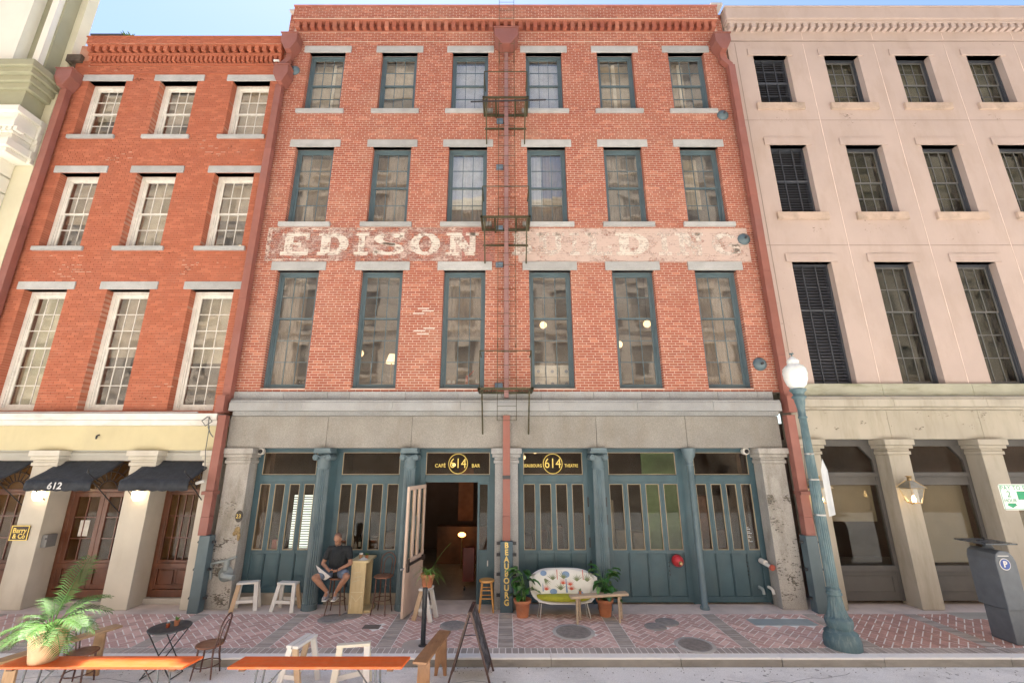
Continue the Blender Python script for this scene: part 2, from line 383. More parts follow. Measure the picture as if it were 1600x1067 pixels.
# the buildings across the street, behind the camera: seen in the window glass and shading the street
OPM = mat('opposite_stone', (.50, .41, .32), .85, .15, .4, .01, 8, stain=(.16, .12, .09), stain_amt=.5, stain_scale=.5)
OPG = mat('opposite_window_glass', (.20, .165, .13), .4, .3, .5)
def opposite(name, label, x0, x1, H, holes=(), y=-14.0, ny=0, th=.3):
    t = thing(name, label, 'building', ((x0 + x1) / 2, y, -.14)); mb = MB()
    xs = sorted({x0, x1, *[h[0] for h in holes], *[h[1] for h in holes]}); zs = sorted({-.14, H, *[h[2] for h in holes], *[h[3] for h in holes]})
    for i in range(len(xs) - 1):
        for j in range(len(zs) - 1):
            cx = (xs[i] + xs[i + 1]) / 2; cz = (zs[j] + zs[j + 1]) / 2
            if any(h[0] < cx < h[1] and h[2] < cz < h[3] for h in holes): continue
            mb.box(xs[i], xs[i + 1], y - th, y, zs[j], zs[j + 1])
    mb.build('wall', OPM, t)
    wn = MB(); wn.box(-.55, .55, 0, .05, 0, 2.1); wm = wn.mesh('window', OPG)
    sl = MB(); z = 4.8
    while z < H - 3:
        x = x0 + 1.2
        while x < x1 - 1.2:
            if not any(h[0] - 1 < x < h[1] + 1 and h[2] - 2.5 < z < h[3] + .4 for h in holes) and len(t.children) < 120:
                inst('window', wm, t, Vector((x, y, z)) - wpos(t))
                sl.box(x - .7, x + .7, y, y + .18, z - .2, z - .02); sl.box(x - .7, x + .7, y, y + .12, z + 2.12, z + 2.4)
            x += 2.3
        sl.box(x0, x1, y, y + .1, z - 1.0, z - .75)
        z += 4
    for zz in (H - .3, H - .7, 4.0): sl.box(x0, x1, y, y + .35, zz, zz + .3)
    sl.build('trim', OPM, t); return t
opposite('opposite_building', 'tall brown stone block across the street, mirrored in the windows at left', -50, -6.5, 37, y=-18)
opposite('opposite_building', 'brown stone block across the street below the strip of sky mirrored in the glass', -6.4, 6.0, 22.3, y=-18)
opposite('opposite_building', 'brown stone block across the street mirrored in the windows at right', 6.1, 50, 36, y=-18)

# ------------------------------------------------------------------ building tools
def wall_panels(mb, x0, x1, z0, z1, ops, y0, y1):
    xs = sorted({x0, x1, *[min(max(v, x0), x1) for o in ops for v in o[:2]]}); zs = sorted({z0, z1, *[min(max(v, z0), z1) for o in ops for v in o[2:4]]})
    for j in range(len(zs) - 1):
        run = None; cz = (zs[j] + zs[j + 1]) / 2
        for i in range(len(xs) - 1):
            cx = (xs[i] + xs[i + 1]) / 2
            solid = not any(o[0] < cx < o[1] and o[2] < cz < o[3] for o in ops)
            if solid and run is None: run = xs[i]
            if run is not None and (not solid or i == len(xs) - 2):
                mb.box(run, xs[i + 1] if solid else xs[i], y0, y1, zs[j], zs[j + 1]); run = None
    return mb
def brick_field(bld, x0, x1, z0, z1, ops, y, m, L=.21, H=.068, j=.0135, proud=.007, reveal=.0, singles=0, jit=.0015, ret=None):
    """running-bond courses on the plane y (front face); returns list (dist, box)"""
    out = [] if ret is None else ret
    n = int(round((z1 - z0) / H)); H = (z1 - z0) / n
    for k in range(n):
        za = z0 + k * H; zb = za + H - j; zc = (za + zb) / 2
        iv = [(x0, x1, False, False)]
        for o in ops:
            if o[2] - .01 < zc < o[3] + .01:
                new = []
                for a, b, fa, fb in iv:
                    if o[1] <= a or o[0] >= b: new.append((a, b, fa, fb)); continue
                    if o[0] > a: new.append((a, o[0], fa, True))
                    if o[1] < b: new.append((o[1], b, True, fb))
                iv = new
        off = (k % 2) * L / 2 + (L * .25 if k % 7 == 6 else 0)
        for a, b, fa, fb in iv:
            x = a - ((a - off) % L) if (a - off) % L > .02 else a
            x = math.floor((a - off) / L) * L + off
            while x < b - .012:
                p = max(x, a); q = min(x + L, b)
                if q - p > .014:
                    ea = fa and p == a; eb = fb and q == b
                    yy = y - R.uniform(0, jit)
                    out.append((math.hypot(p - CAMP.x, y - CAMP.y) + abs(zc - CAMP.z), p + (j / 2 if not ea else -.004), q - (j / 2 if not eb else -.004), yy, y + (reveal if (ea or eb) else proud + .004), za, zb, abs(q - p - L) < .001))
                x += L
    return out
def brick_build(bld, bricks, m, nm='brick', singles=300):
    bricks.sort(key=lambda t: t[0]); cache = None; cnt = 0; st = MB(); st.r = []
    for b in bricks:
        _, xa, xb, ya, yb, za, zb, full = b
        if cnt < singles and full and abs(full) and (xb - xa) > .18 and yb - ya < .05:
            if cache is None: cache = MB().box(-(xb - xa) / 2, (xb - xa) / 2, 0, .0125, 0, zb - za).mesh('brick', m)
            inst('brick', cache, bld, Vector(((xa + xb) / 2, ya, za)) - wpos(bld)); cnt += 1
        else:
            i = len(st.v)
            st.v += [(xa, ya, za), (xb, ya, za), (xb, ya, zb), (xa, ya, zb), (xa, yb, za), (xb, yb, za), (xb, yb, zb), (xa, yb, zb)]
            st.f += [(i, i + 1, i + 2, i + 3), (i, i + 3, i + 7, i + 4), (i + 1, i + 5, i + 6, i + 2), (i + 3, i + 2, i + 6, i + 7), (i, i + 4, i + 5, i + 1)]
            st.s += [False] * 5; st.r += [R.random()] * 5
    if st.v: tag(st.build('brickwork', m, bld), kind='stuff')
_wc = {}
def window(bld, x, z, w, h, up, lo, fm, sm, gm, rev=.14, fw=.06, st=.045, mt=.016, rail=None, cols=3, split=None, tilt=.004):
    """double-hung sash window in an opening of width w and height h whose sill centre is (x, z)"""
    key = (w, h, up, lo, fm.name, rev, fw, split)
    if key not in _wc:
        f = MB(); f.frame(-w / 2, w / 2, 0, h, fw, rev, rev + .12, tb=fw * .8)
        f.frame(-w / 2 + fw, w / 2 - fw, fw * .8, h - fw, .022, rev + .03, rev + .12)
        _wc[key] = f.mesh('window_frame', fm)
        iw = w / 2 - fw - .022; b0 = fw * .8 + .022; t0 = h - fw - .022
        mid = b0 + (t0 - b0) * (split if split else lo / (up + lo)); res = []
        for (za, zb, rows, yy, bt, tt) in ((mid - .02, t0, up, rev + .045, .035, st), (b0, mid + .02, lo, rev + .075, st * 1.5, .04)):
            s = MB(); s.frame(-iw, iw, za, zb, st, yy, yy + .035, tb=bt, tt=tt)
            gx0, gx1, gz0, gz1 = -iw + st, iw - st, za + bt, zb - tt
            for c in range(1, cols): xx = gx0 + (gx1 - gx0) * c / cols; s.box(xx - mt / 2, xx + mt / 2, yy + .004, yy + .03, gz0, gz1)
            for r in range(1, rows):
                zz = gz0 + (gz1 - gz0) * r / rows
                for c in range(cols):
                    xa = gx0 + (gx1 - gx0) * c / cols + mt / 2; xb = gx0 + (gx1 - gx0) * (c + 1) / cols - mt / 2
                    s.box(xa, xb, yy + .006, yy + .028, zz - mt / 2, zz + mt / 2)
            pw = (gx1 - gx0) / cols; ph = (gz1 - gz0) / rows
            pm = MB().box(-pw / 2 + .004, pw / 2 - .004, 0, .004, -ph / 2 + .004, ph / 2 - .004).mesh('pane', gm)
            pos = [(gx0 + pw * (c + .5), yy + .014, gz0 + ph * (r + .5)) for r in range(rows) for c in range(cols)]
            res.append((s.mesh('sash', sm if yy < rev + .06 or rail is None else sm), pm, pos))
        _wc[key + ('r',)] = res
    o = inst('window', _wc[key], bld, Vector((x, bld_y(bld), z)) - wpos(bld))
    for me, pm, pos in _wc[key + ('r',)]:
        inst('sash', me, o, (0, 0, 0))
        for p in pos: inst('pane', pm, o, p, (R.gauss(0, tilt), 0, R.gauss(0, tilt)))
    return o
def bld_y(b): return 0.0
def piece(name, m, parent, *boxes, bevel=0):
    mb = MB()
    for b in boxes: mb.box(*b)
    return mb.build(name, m, parent, bevel=bevel)
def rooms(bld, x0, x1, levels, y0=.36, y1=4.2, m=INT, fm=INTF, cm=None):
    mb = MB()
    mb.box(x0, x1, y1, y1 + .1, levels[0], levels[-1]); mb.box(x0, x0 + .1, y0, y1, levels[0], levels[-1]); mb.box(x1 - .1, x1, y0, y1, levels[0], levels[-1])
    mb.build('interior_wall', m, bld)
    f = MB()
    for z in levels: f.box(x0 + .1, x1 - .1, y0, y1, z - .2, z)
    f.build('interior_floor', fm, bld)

# ------------------------------------------------------------------ main brick building
main = thing('brick_building', 'tall red-brick building with teal windows and a faded painted sign across its front', 'building', (0, 0, 0))
WX = [-5.63, -3.35, -1.11, 1.20, 3.45, 5.70]; WW = 1.14
ROWS = [(4.93, 3.22, 2, 3), (9.60, 2.5, 2, 2), (13.43, 2.19, 2, 2)]
ops = [(x - WW / 2, x + WW / 2, z, z + h) for z, h, _, _ in ROWS for x in WX]
wall_panels(MB(), 0, 0, 0, 0, [], 0, 1)
mw = MB(); wall_panels(mw, -7.0, 7.0, 4.84, 16.95, ops, .004, .36); mw.build('mortar_wall', MO, main)
bf = brick_field(main, -7.0, 7.0, 4.84, 16.06, ops, 0, BR, reveal=.14)
bf += brick_field(main, -7.0, 7.0, 16.06, 16.42, [], -.03, BR)
piece('mortar_wall', MO, main, (-6.995, 6.995, -.026, .0035, 16.06, 16.43))
# parapet standing forward on corbelled courses
PY = -.2
piece('parapet_core', MO, main, (-6.795, 6.795, PY + .004, .3, 16.81, 17.27), (-6.99, 6.99, .01, .36, 16.95, 17.2))
bf += brick_field(main, -6.8, 6.8, 16.81, 17.28, [], PY, BR)
bf += brick_field(main, -7.0, -6.8, 16.42, 17.2, [], 0.0, BR); bf += brick_field(main, 6.8, 7.0, 16.42, 17.2, [], 0.0, BR)
brick_build(main, bf, BR)
piece('coping', mat('coping_red', (.42, .16, .12), .8, .15, 2, rnd=.1), main, (-6.82, 6.82, PY - .02, .36, 17.28, 17.33))
piece('corbel_course', BR, main, (-6.78, 6.78, -.155, .0, 16.745, 16.81), (-6.72, 6.72, -.04, 0.0, 16.43, 16.47))
dm = MB().box(-.062, .062, -.14, 0, 0, .25).mesh('dentil', BR)
n = 57
for i in range(n): inst('dentil', dm, main, (-6.66 + i * (13.32 / (n - 1)), 0, 16.49))
piece('dentil_back', mat('dark_red_brick', (.28, .09, .06), .9, .2, 3), main, (-6.7, 6.7, -.012, .0, 16.47, 16.745))  # darker brick tone between the dentils
piece('end_pier_cap', CONC, main, (6.62, 7.0, -.22, .3, 17.33, 17.42), (6.7, 6.95, -.1, .25, 17.42, 17.58)); piece('end_pier_cap', CONC, main, (-7.0, -6.83, -.12, .3, 17.2, 17.27))
lm = {}
for z, h, up, lo in ROWS:
    for x in WX:
        ww = 1.48
        piece('lintel', LINT, main, (x - ww / 2, x + ww / 2, -.035 + R.uniform(-.004, .004), .14, z + h, z + h + (.24 if z > 5 else .25)), bevel=.006)
        if z > 5: piece('sill', LINT, main, (x - .72, x + .72, -.07, .14, z - .13, z), bevel=.006)
        window(main, x, z, WW, h, up, lo, TEAL2, TEAL2, GL)
rooms(main, -6.9, 6.9, [4.2, 8.9, 13.0, 16.9])
# sill course, ledge, frieze of granite blocks
xs = [-6.9, -5.55, -4.45, -3.9, -2.5, -1.2, -.1, .9, 2.2, 3.4, 4.1, 5.3, 6.3, 6.68]
for a, b in zip(xs, xs[1:]): piece('sill_course_block', GRAN, main, (a + .003, b - .003, -.06, .36, 4.62, 4.93 if False else 4.84), bevel=.005)
xs = [-6.72, -4.95, -2.75, -1.1, 1.05, 3.2, 5.05, 6.7]
for a, b in zip(xs, xs[1:]):
    k = MB(); k.prism([(-.30, 4.34), (-.30, 4.54), (-.27, 4.545), (-.27, 4.60), (-.06, 4.618), (.36, 4.618), (.36, 4.34)], a + .003, b - .003, 'yz'); k.build('ledge_block', GRAN, main, bevel=.005)
piece('ledge_moulding', GRAN, main, (-6.68, 6.68, -.16, .0, 4.24, 4.338))
xs = [-6.78, -4.37, -2.3, 0, 2.22, 4.42, 6.72]
for a, b in zip(xs, xs[1:]): piece('frieze_block', FRIEZE, main, (a + .004, b - .004, -.05, .36, 3.47, 4.236), bevel=.006)
def pilaster(parent, x, w, y0, ztop, m, capw, z0=0.0, base=None, depth=.36):
    mb = MB(); mb.box(x - w / 2, x + w / 2, y0, y0 + depth, z0, ztop - .36); mb.build('pilaster', m, parent, bevel=.01)
    c = MB(); c.box(x - w / 2 - .03, x + w / 2 + .03, y0 - .03, y0 + depth, ztop - .358, ztop - .28)
    c.box(x - w / 2 - .012, x + w / 2 + .012, y0 - .012, y0 + depth - .01, ztop - .279, ztop - .221)
    c.box(x - capw / 2 + .03, x + capw / 2 - .03, y0 - .06, y0 + depth, ztop - .22, ztop - .14)
    c.box(x - capw / 2, x + capw / 2, y0 - .1, y0 + depth, ztop - .138, ztop - .003)
    c.build('capital', m, parent, bevel=.012)
PG = mat('pilaster_granite', (.42, .40, .37), .85, .14, 1.6, .003, 60, stain=(.17, .15, .11), stain_amt=.7, stain_stretch=(2, 2, .6), stain_scale=1.3, spk=.18)
pilaster(main, -6.42, .56, -.06, 3.47, PG, .74)
pilaster(main, 0.02, .55, -.06, 3.47, GRAN, .74)
pilaster(main, 6.42, .56, -.06, 3.47, PG, .74)
# fluted iron columns with scrolled capitals
def column(x, r=.16, thin=False):
    c = MB()
    if thin:
        c.lathe([(.1, 0), (.1, .05), (.072, .07), (.066, 3.05), (.085, 3.06), (.085, 3.09), (.07, 3.1), (.07, 3.16), (.09, 3.2), (.14, 3.3), (.16, 3.42), (.17, 3.465)], (x, -.02, 0), 16)
        c.build('column', COLM, main); return
    c.lathe([(r * 1.06, 0), (r * 1.04, .12), (r * 1.0, .14), (r * .99, .9), (r * .82, 2.95), (r * .82, 3.0)], (x, -.02, 0), 40, flute=(.13, 2.98, .84), smooth=False)
    o = c.build('column', COLM, main)
    k = MB(); k.lathe([(r * .82, 3.0), (r * .95, 3.03), (r * .86, 3.06), (r * .86, 3.2), (r * 1.05, 3.3)], (x, -.02, 0), 24)
    for s in (-1, 1):
        for yy in (-.2, .12):
            pts = [(x + s * (r * .95 + .05 * (1 - t * .75) * math.cos(t * 11 + (0 if s > 0 else PI) * 0) * s * s), yy, 3.25 + .075 * (1 - t * .8) * math.sin(t * 11)) for t in [q / 14 for q in range(15)]]
            k.tube(pts, .017, 6)
        k.cyl((x + s * (r * .95), -.2, 3.25), (x + s * (r * .95), .16, 3.25), .07, .07, 16); k.cyl((x + s * r * .95, -.215, 3.25), (x + s * r * .95, -.19, 3.25), .03, .02, 10)
    k.box(x - r - .05, x + r + .05, -.2, .18, 3.35, 3.39); k.box(x - r - .03, x + r + .03, -.22, .2, 3.392, 3.466)
    k.tube([(x - .1, -.21, 3.3), (x, -.225, 3.24), (x + .1, -.21, 3.3)], .016, 6)
    k.build('capital', COLM, main)
for cx_ in (-4.37, -2.3, 2.22): column(cx_)
column(4.43, thin=True)
# storefront bays
SY = .30
def bay(x0, x1, lites, zb=.1, plinth=0, door=None, nolow=False):
    """timber shopfront: transom light above four tall lights over boarded panels"""
    f = MB(); y0, y1 = SY, SY + .09
    f.box(x0, x1, y0 - .05, y1, 3.40, 3.469); f.box(x0, x1, y0 - .12, y0 - .051, 3.43, 3.468)
    st = .13
    f.box(x0, x0 + st, y0, y1, zb, 3.40); f.box(x1 - st, x1, y0, y1, zb, 3.40)
    f.box(x0 + st, x1 - st, y0, y1, 2.66, 2.84); f.box(x0 + st, x1 - st, y0 - .03, y0 - .001, 2.80, 2.83)
    f.box(x0 + st, x1 - st, y0, y1, 3.37, 3.40)
    n = len(lites)
    if not nolow:
        f.box(x0 + st, x1 - st, y0, y1, 1.06, 1.14); f.box(x0 + st, x1 - st, y0, y1, zb, zb + .12); f.box(x0 + st, x1 - st, y0, y1, 2.62, 2.66)
    o = f.build('storefront_frame', TEAL, main, bevel=.006)
    gp = piece('transom_pane', GLS, main, (x0 + st, x1 - st, SY + .03, SY + .036, 2.84, 3.37))
    edge = mat('putty_bead', (.45, .36, .24), .7)
    e = MB(); e.frame(x0 + st, x1 - st, 2.84, 3.37, .014, SY + .012, SY + .029); 
    if nolow: e.build('glazing_bead', edge, main); return
    xa, xb = x0 + st, x1 - st; tot = sum(lites); mul = .115; gw = (xb - xa - mul * (n - 1)) / tot; x = xa
    for i, l in enumerate(lites):
        ww = gw * l
        piece('pane', GLS, main, (x, x + ww, SY + .04, SY + .046, 1.14, 2.62))
        e.frame(x, x + ww, 1.14, 2.62, .014, SY + .012, SY + .039)
        pb = MB(); pb.box(x - .03, x + ww + .03, SY + .03, SY + .07, zb + .12, 1.06)
        pb.build('panel_board', TEAL, main, bevel=.004)
        if i < n - 1:
            m_ = MB(); m_.box(x + ww, x + ww + mul, SY + .004, y1, 1.14, 2.62); m_.box(x + ww + .031, x + ww + mul - .031, SY + .008, y1, zb + .12, 1.06)
            m_.box(x + ww + mul / 2 - .01, x + ww + mul / 2 + .01, SY - .008, SY + .003, zb + .06, 2.66); m_.build('mullion', TEAL, main, bevel=.005)
        x += ww + mul
    e.build('glazing_bead', edge, main)
    if plinth: piece('plinth', mat('plinth_stone', (.40, .35, .28), .9, .15, 3, .002, 80, stain=(.25, .2, .15), stain_amt=.5), main, (x0, x1, SY - .04, SY + .12, 0, zb - .002))
bay(-6.14, -4.55, [1, 1, 1, 1], .24, 1)
bay(-4.17, -2.49, [1, 1, 1, 1], .24, 1)
bay(-2.1, -.26, [1], 0.0, nolow=True)
bay(.31, 2.03, [1, 1, 1, 1], .04)
bay(2.41, 4.34, [1, 1, 1, 1.05], .04)
bay(4.53, 6.14, [1, 1, 1, 1], .04)
# side light of the open entrance
sl = MB(); sl.frame(-.68, -.39, 0, 2.659, .05, SY + .01, SY + .08); sl.box(-.63, -.44, SY + .01, SY + .08, 1.06, 1.14); sl.build('side_light_frame', TEAL, main, bevel=.004)
piece('pane', GLS, main, (-.63, -.44, SY + .04, SY + .046, 1.14, 2.6)); piece('panel_board', TEAL, main, (-.63, -.44, SY + .03, SY + .07, .05, 1.06))
piece('door_lock', mat('steel', (.4, .4, .4), .35, metal=.8), main, (-.435, -.41, SY - .03, SY + .009, .8, .92))
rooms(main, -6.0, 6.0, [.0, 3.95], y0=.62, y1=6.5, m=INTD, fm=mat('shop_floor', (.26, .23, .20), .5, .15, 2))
# gold lettering on the transoms
for (tx, num, l, r_, sz) in ((-1.18, '614', 'CAFÉ', 'BAR', .13), (1.17, '614', 'BEAUBOURG', 'THEATRE', .105)):
    lettering('number_lettering', num, .33, GOLD, main, (tx, SY + .018, 3.10), sx=.85)
    rg = MB(); rg.tube([(tx + .235 * math.cos(a), SY + .02, 3.10 + .235 * math.sin(a)) for a in [2 * PI * k / 40 for k in range(40)]], .009, 6, closed=True)
    rg.build('number_ring', GOLD, main)
    if l == 'CAFÉ':
        lettering('lettering', l, .12, GOLD, main, (tx - .44, SY + .018, 3.05), sx=.85, space=1.15, offset=.002); lettering('lettering', r_, .12, GOLD, main, (tx + .44, SY + .018, 3.05), sx=.85, space=1.15, offset=.002)
    else:
        lettering('lettering', l, .105, GOLD, main, (tx - .50, SY + .018, 3.05), sx=.7, space=1.1, offset=.002); lettering('lettering', r_, .105, GOLD, main, (tx + .46, SY + .018, 3.05), sx=.7, space=1.1, offset=.002)
# white paragraph on the glass at right
wt = MB(); WP = mat('white_print', (.75, .75, .75), .6)
for k in range(8):
    z = 1.62 - k * .035 - (k // 2) * .02; xx = 5.66
    while xx < 5.66 + (.2 if k % 2 else .16): l_ = R.uniform(.015, .04); wt.box(xx, xx + l_, SY + .034, SY + .037, z, z + .014); xx += l_ + .006
wt.build('window_notice', WP, main)
# hardware on the doors, hinges
hw = MB()
for x_ in (3.83, 5.66):
    for z_ in (.62, .7, .8, .88): hw.sph((x_, SY - .012, z_), (.016, .014, .016), 8, 6)
hw.build('door_lock', BLACKM, main)
hg = MB()
for z_ in (.7, 1.2, 1.7, 2.1):
    for x_ in (2.0, 2.44): hg.box(x_ - .016, x_ + .016, SY - .018, SY - .002, z_, z_ + .22)
hg.build('hinge', BLACKM, main)

# painted sign on the bricks
def paint(name, col, dens, jf=.35, sc=2.2):
    m = bpy.data.materials.new(name); m.use_nodes = True; nt = m.node_tree; p = nt.nodes['Principled BSDF']; L = nt.links.new
    p.inputs['Base Color'].default_value = (*col, 1); p.inputs['Roughness'].default_value = .9
    g = nt.nodes.new('ShaderNodeNewGeometry'); sep = nt.nodes.new('ShaderNodeSeparateXYZ'); L(g.outputs['Position'], sep.inputs[0])
    H = (16.06 - 4.84) / 165
    a = math_(nt, 'FRACT', math_(nt, 'DIVIDE', math_(nt, 'SUBTRACT', sep.outputs[2], 4.84), H))
    jt = math_(nt, 'GREATER_THAN', a, .84)
    n1 = noise(nt, sc, (1, 1, 1.5), 6, .7); n2 = noise(nt, 14, (1, 1, 2.5), 4, .6)
    s = math_(nt, 'ADD', math_(nt, 'MULTIPLY', n1, .65), math_(nt, 'MULTIPLY', n2, .35))
    s = math_(nt, 'SUBTRACT', s, math_(nt, 'MULTIPLY', jt, jf * .15))
    al = ramp(nt, s, .5 - dens * .12 - .035, .5 - dens * .12 + .045, (0, 0, 0), (1, 1, 1)); 
    al2 = math_(nt, 'MULTIPLY', al, .93); L(al2, p.inputs['Alpha']); return m
def letter(mb, ch, x, z, w, h, y):
    s = w * .27; t = h * .2; e = .002; Y0, Y1 = y - .002, y
    def r(a, b, c, d): mb.prism([(x + a * w, z + c * h), (x + b * w, z + c * h), (x + b * w, z + d * h), (x + a * w, z + d * h)], Y0, Y1)
    def arc(cx, cz, rx, rz, wx, wz, a0, a1, n=16):
        P = [(x + (cx + rx * math.cos(a0 + (a1 - a0) * k / n)) * w, z + (cz + rz * math.sin(a0 + (a1 - a0) * k / n)) * h) for k in range(n + 1)]
        Q = [(x + (cx + (rx - wx) * math.cos(a0 + (a1 - a0) * k / n)) * w, z + (cz + (rz - wz) * math.sin(a0 + (a1 - a0) * k / n)) * h) for k in range(n + 1)]
        for k in range(n): mb.prism([P[k], P[k + 1], Q[k + 1], Q[k]], Y0, Y1)
    if ch == 'E': r(.12, .42, .0, 1); r(0, .12, 0, .16); r(0, .12, .84, 1); r(.42, 1, 0, .17); r(.42, 1, .83, 1); r(.42, .72, .43, .57); r(.86, 1, .17, .32); r(.86, 1, .68, .83); r(.62, .72, .34, .43); r(.62, .72, .57, .66)
    if ch == 'D': r(.1, .4, 0, 1); r(0, .1, 0, .14); r(0, .1, .86, 1); arc(.45, .5, .55, .5, .3, .17, -PI / 2, PI / 2); r(.4, .45, 0, .17); r(.4, .45, .83, 1)
    if ch == 'I': r(.28, .72, .14, .86); r(0, 1, 0, .14); r(0, 1, .86, 1)
    if ch == 'S': arc(.5, .73, .48, .27, .28, .13, PI * .1, PI * 1.5); arc(.5, .27, .5, .27, .3, .13, -PI * .9, PI * .5); r(.84, .98, .66, 1); r(.02, .16, 0, .34); r(.3, .7, .42, .56)
    if ch == 'O': arc(.5, .5, .5, .5, .29, .15, 0, 2 * PI, 28)
    if ch == 'N':
        r(.12, .3, .12, .88); r(.72, .9, .12, 1); r(0, .42, 0, .12); r(0, .4, .88, 1); r(.6, 1, .88, 1)
        mb.prism([(x + .12 * w, z + h), (x + .45 * w, z + h), (x + .9 * w, z), (x + .6 * w, z)], Y0 - .001, Y1 - .001)
    if ch == 'B': r(.1, .4, 0, 1); r(0, .1, 0, .13); r(0, .1, .87, 1); arc(.45, .75, .5, .25, .25, .12, -PI / 2, PI / 2); arc(.45, .26, .55, .26, .28, .13, -PI / 2, PI / 2)
    if ch == 'U': r(.1, .36, .35, 1); r(.68, .88, .35, 1); r(0, .46, .88, 1); r(.58, 1, .88, 1); arc(.49, .36, .39, .36, .24, .2, PI, 2 * PI)
    if ch == 'L': r(.12, .42, 0, 1); r(0, .54, .88, 1); r(0, .12, 0, .14); r(.42, 1, 0, .17); r(.86, 1, .17, .42)
    if ch == 'G': arc(.5, .5, .5, .5, .29, .15, PI * .22, PI * 1.85, 24); r(.66, .95, .08, .48); r(.55, 1.02, .4, .5)
PB = paint('faded_pale_paint', (.58, .44, .38), .7, .4, 2.4); PW1 = paint('faded_white_paint', (.72, .64, .56), .42, .7, 3.2); PR = paint('faded_rose_paint', (.40, .17, .14), .25, .5, 2.0); PBL = paint('thin_pale_paint', (.58, .44, .38), -.2, .5, 2.0); PW2 = paint('ghost_white_paint', (.70, .62, .55), .1, .6, 2.8)
px2x = lambda px: (px - 790) * (10.8 * .9655 + 5.7 * .2605) / 673
sg = MB(); sg.box(-6.6, -.3, -.0055, -.0035, 8.42, 9.44); sg.build('painted_sign_ground', PR, main)
sg = MB(); sg.box(-6.55, -1.2, -.0085, -.0060, 8.42, 9.44); sg.box(-6.62, -6.5, -.009, -.006, 8.4, 9.46); sg.build('painted_sign_haze', PBL, main)
sg = MB(); sg.box(.35, 6.72, -.0055, -.0035, 8.40, 9.42); sg.build('painted_sign_ground', PB, main)
sb = MB(); sb.box(-6.5, -3.6, -.0115, -.0095, 9.36, 9.43); sb.box(-6.5, -4.6, -.0115, -.0095, 8.42, 8.5); sb.box(-6.6, -6.5, -.0115, -.0095, 8.42, 9.43); sb.build('painted_sign_border', paint('border_white', (.70, .56, .48), -.1), main)
for ch, a, b in (('E', 440, 483), ('D', 497, 545), ('I', 554, 576), ('S', 583, 632), ('O', 641, 688), ('N', 697, 748)):
    l_ = MB(); letter(l_, ch, px2x(a), 8.60, px2x(b) - px2x(a), .68, -.0105); l_.build('painted_letter', PW1, main)
for ch, a, b in (('B', 800, 832), ('U', 838, 882), ('I', 890, 905), ('L', 915, 955), ('D', 962, 1014), ('I', 1028, 1048), ('N', 1056, 1100), ('G', 1112, 1158)):
    l_ = MB(); letter(l_, ch, px2x(a), 8.60, px2x(b) - px2x(a), .68, -.0105); l_.build('painted_letter', PW2 if ch != 'D' else PW1, main)
# chalky repointed patches
rp = MB()
for x_, z_ in ((-2.33, 7.05), (-2.2, 6.98), (-2.45, 6.91), (-2.3, 6.35), (-2.15, 6.5), (-2.4, 6.43)): rp.box(x_, x_ + .3, -.004, -.0022, z_, z_ + .022)
rp.build('repointing', WHITEF, main)

SKYREFL = mat('sky_reflection_white', (.86, .88, .88), .9, .04, 2); TAUPEREFL = mat('taupe_reflection_fill', (.21, .16, .12), .9, .1, 2)  # white and taupe sheets added to imitate reflections of sky and brown fronts
# blinds, reflection-coloured sheets, lamps and things behind the main windows
def glow(name, col, s): return mat(name, (.8, .75, .65), .5, emit=col, es=s)
GLOBE = glow('lit_globe', (1, .66, .32), .9)
for x_, c0, c1, m_, z_, h_ in ((WX[2], -.56, .56, SKYREFL, 13.45, 2.15), (WX[3], -.56, .56, SKYREFL, 13.45, 2.15), (WX[2], -.56, .56, SKYREFL, 10.3, 1.8), (WX[2], -.56, .56, TAUPEREFL, 9.62, .66), (WX[3], -.56, -.1, SKYREFL, 10.4, 1.7), (WX[3], -.08, .56, BLIND, 10.4, 1.7), (WX[3], -.56, .56, TAUPEREFL, 9.62, .76), (WX[1], -.5, .5, TAUPEREFL, 9.62, 2.45), (WX[0], -.56, .1, TAUPEREFL, 5.0, 3.1), (WX[5], -.56, .56, TAUPEREFL, 5.0, 3.1), (WX[2], -.56, .56, TAUPEREFL, 6.4, 1.7), (WX[0], -.5, .5, BLIND, 13.45, 2.1), (WX[1], -.5, .5, BLIND, 14.3, 1.3), (WX[4], -.52, .52, BLIND, 13.45, 2.1), (WX[5], -.52, .05, BLIND, 13.45, 2.1), (WX[4], -.52, .52, mat('dark_blind', (.2, .185, .17), .9), 9.62, 2.4), (WX[0], -.52, .52, INT, 9.62, 2.4), (WX[5], -.5, .1, BLIND, 10.3, 1.7)):
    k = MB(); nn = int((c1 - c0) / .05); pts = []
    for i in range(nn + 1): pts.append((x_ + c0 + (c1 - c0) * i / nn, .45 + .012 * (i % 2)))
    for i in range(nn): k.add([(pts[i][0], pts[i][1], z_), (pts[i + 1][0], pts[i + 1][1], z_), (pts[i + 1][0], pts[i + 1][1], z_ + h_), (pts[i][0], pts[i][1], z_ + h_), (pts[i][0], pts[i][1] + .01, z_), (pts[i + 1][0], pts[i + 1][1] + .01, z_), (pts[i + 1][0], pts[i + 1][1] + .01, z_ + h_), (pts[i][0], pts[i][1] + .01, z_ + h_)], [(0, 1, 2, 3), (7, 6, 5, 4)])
    k.build('curtain_and_reflection', m_, main)
for x_ in (WX[0] + .05, WX[4] - .02, WX[5] - .15): piece('window_post', BLINDW, main, (x_, x_ + .1, .39, .43, 13.45, 15.55))

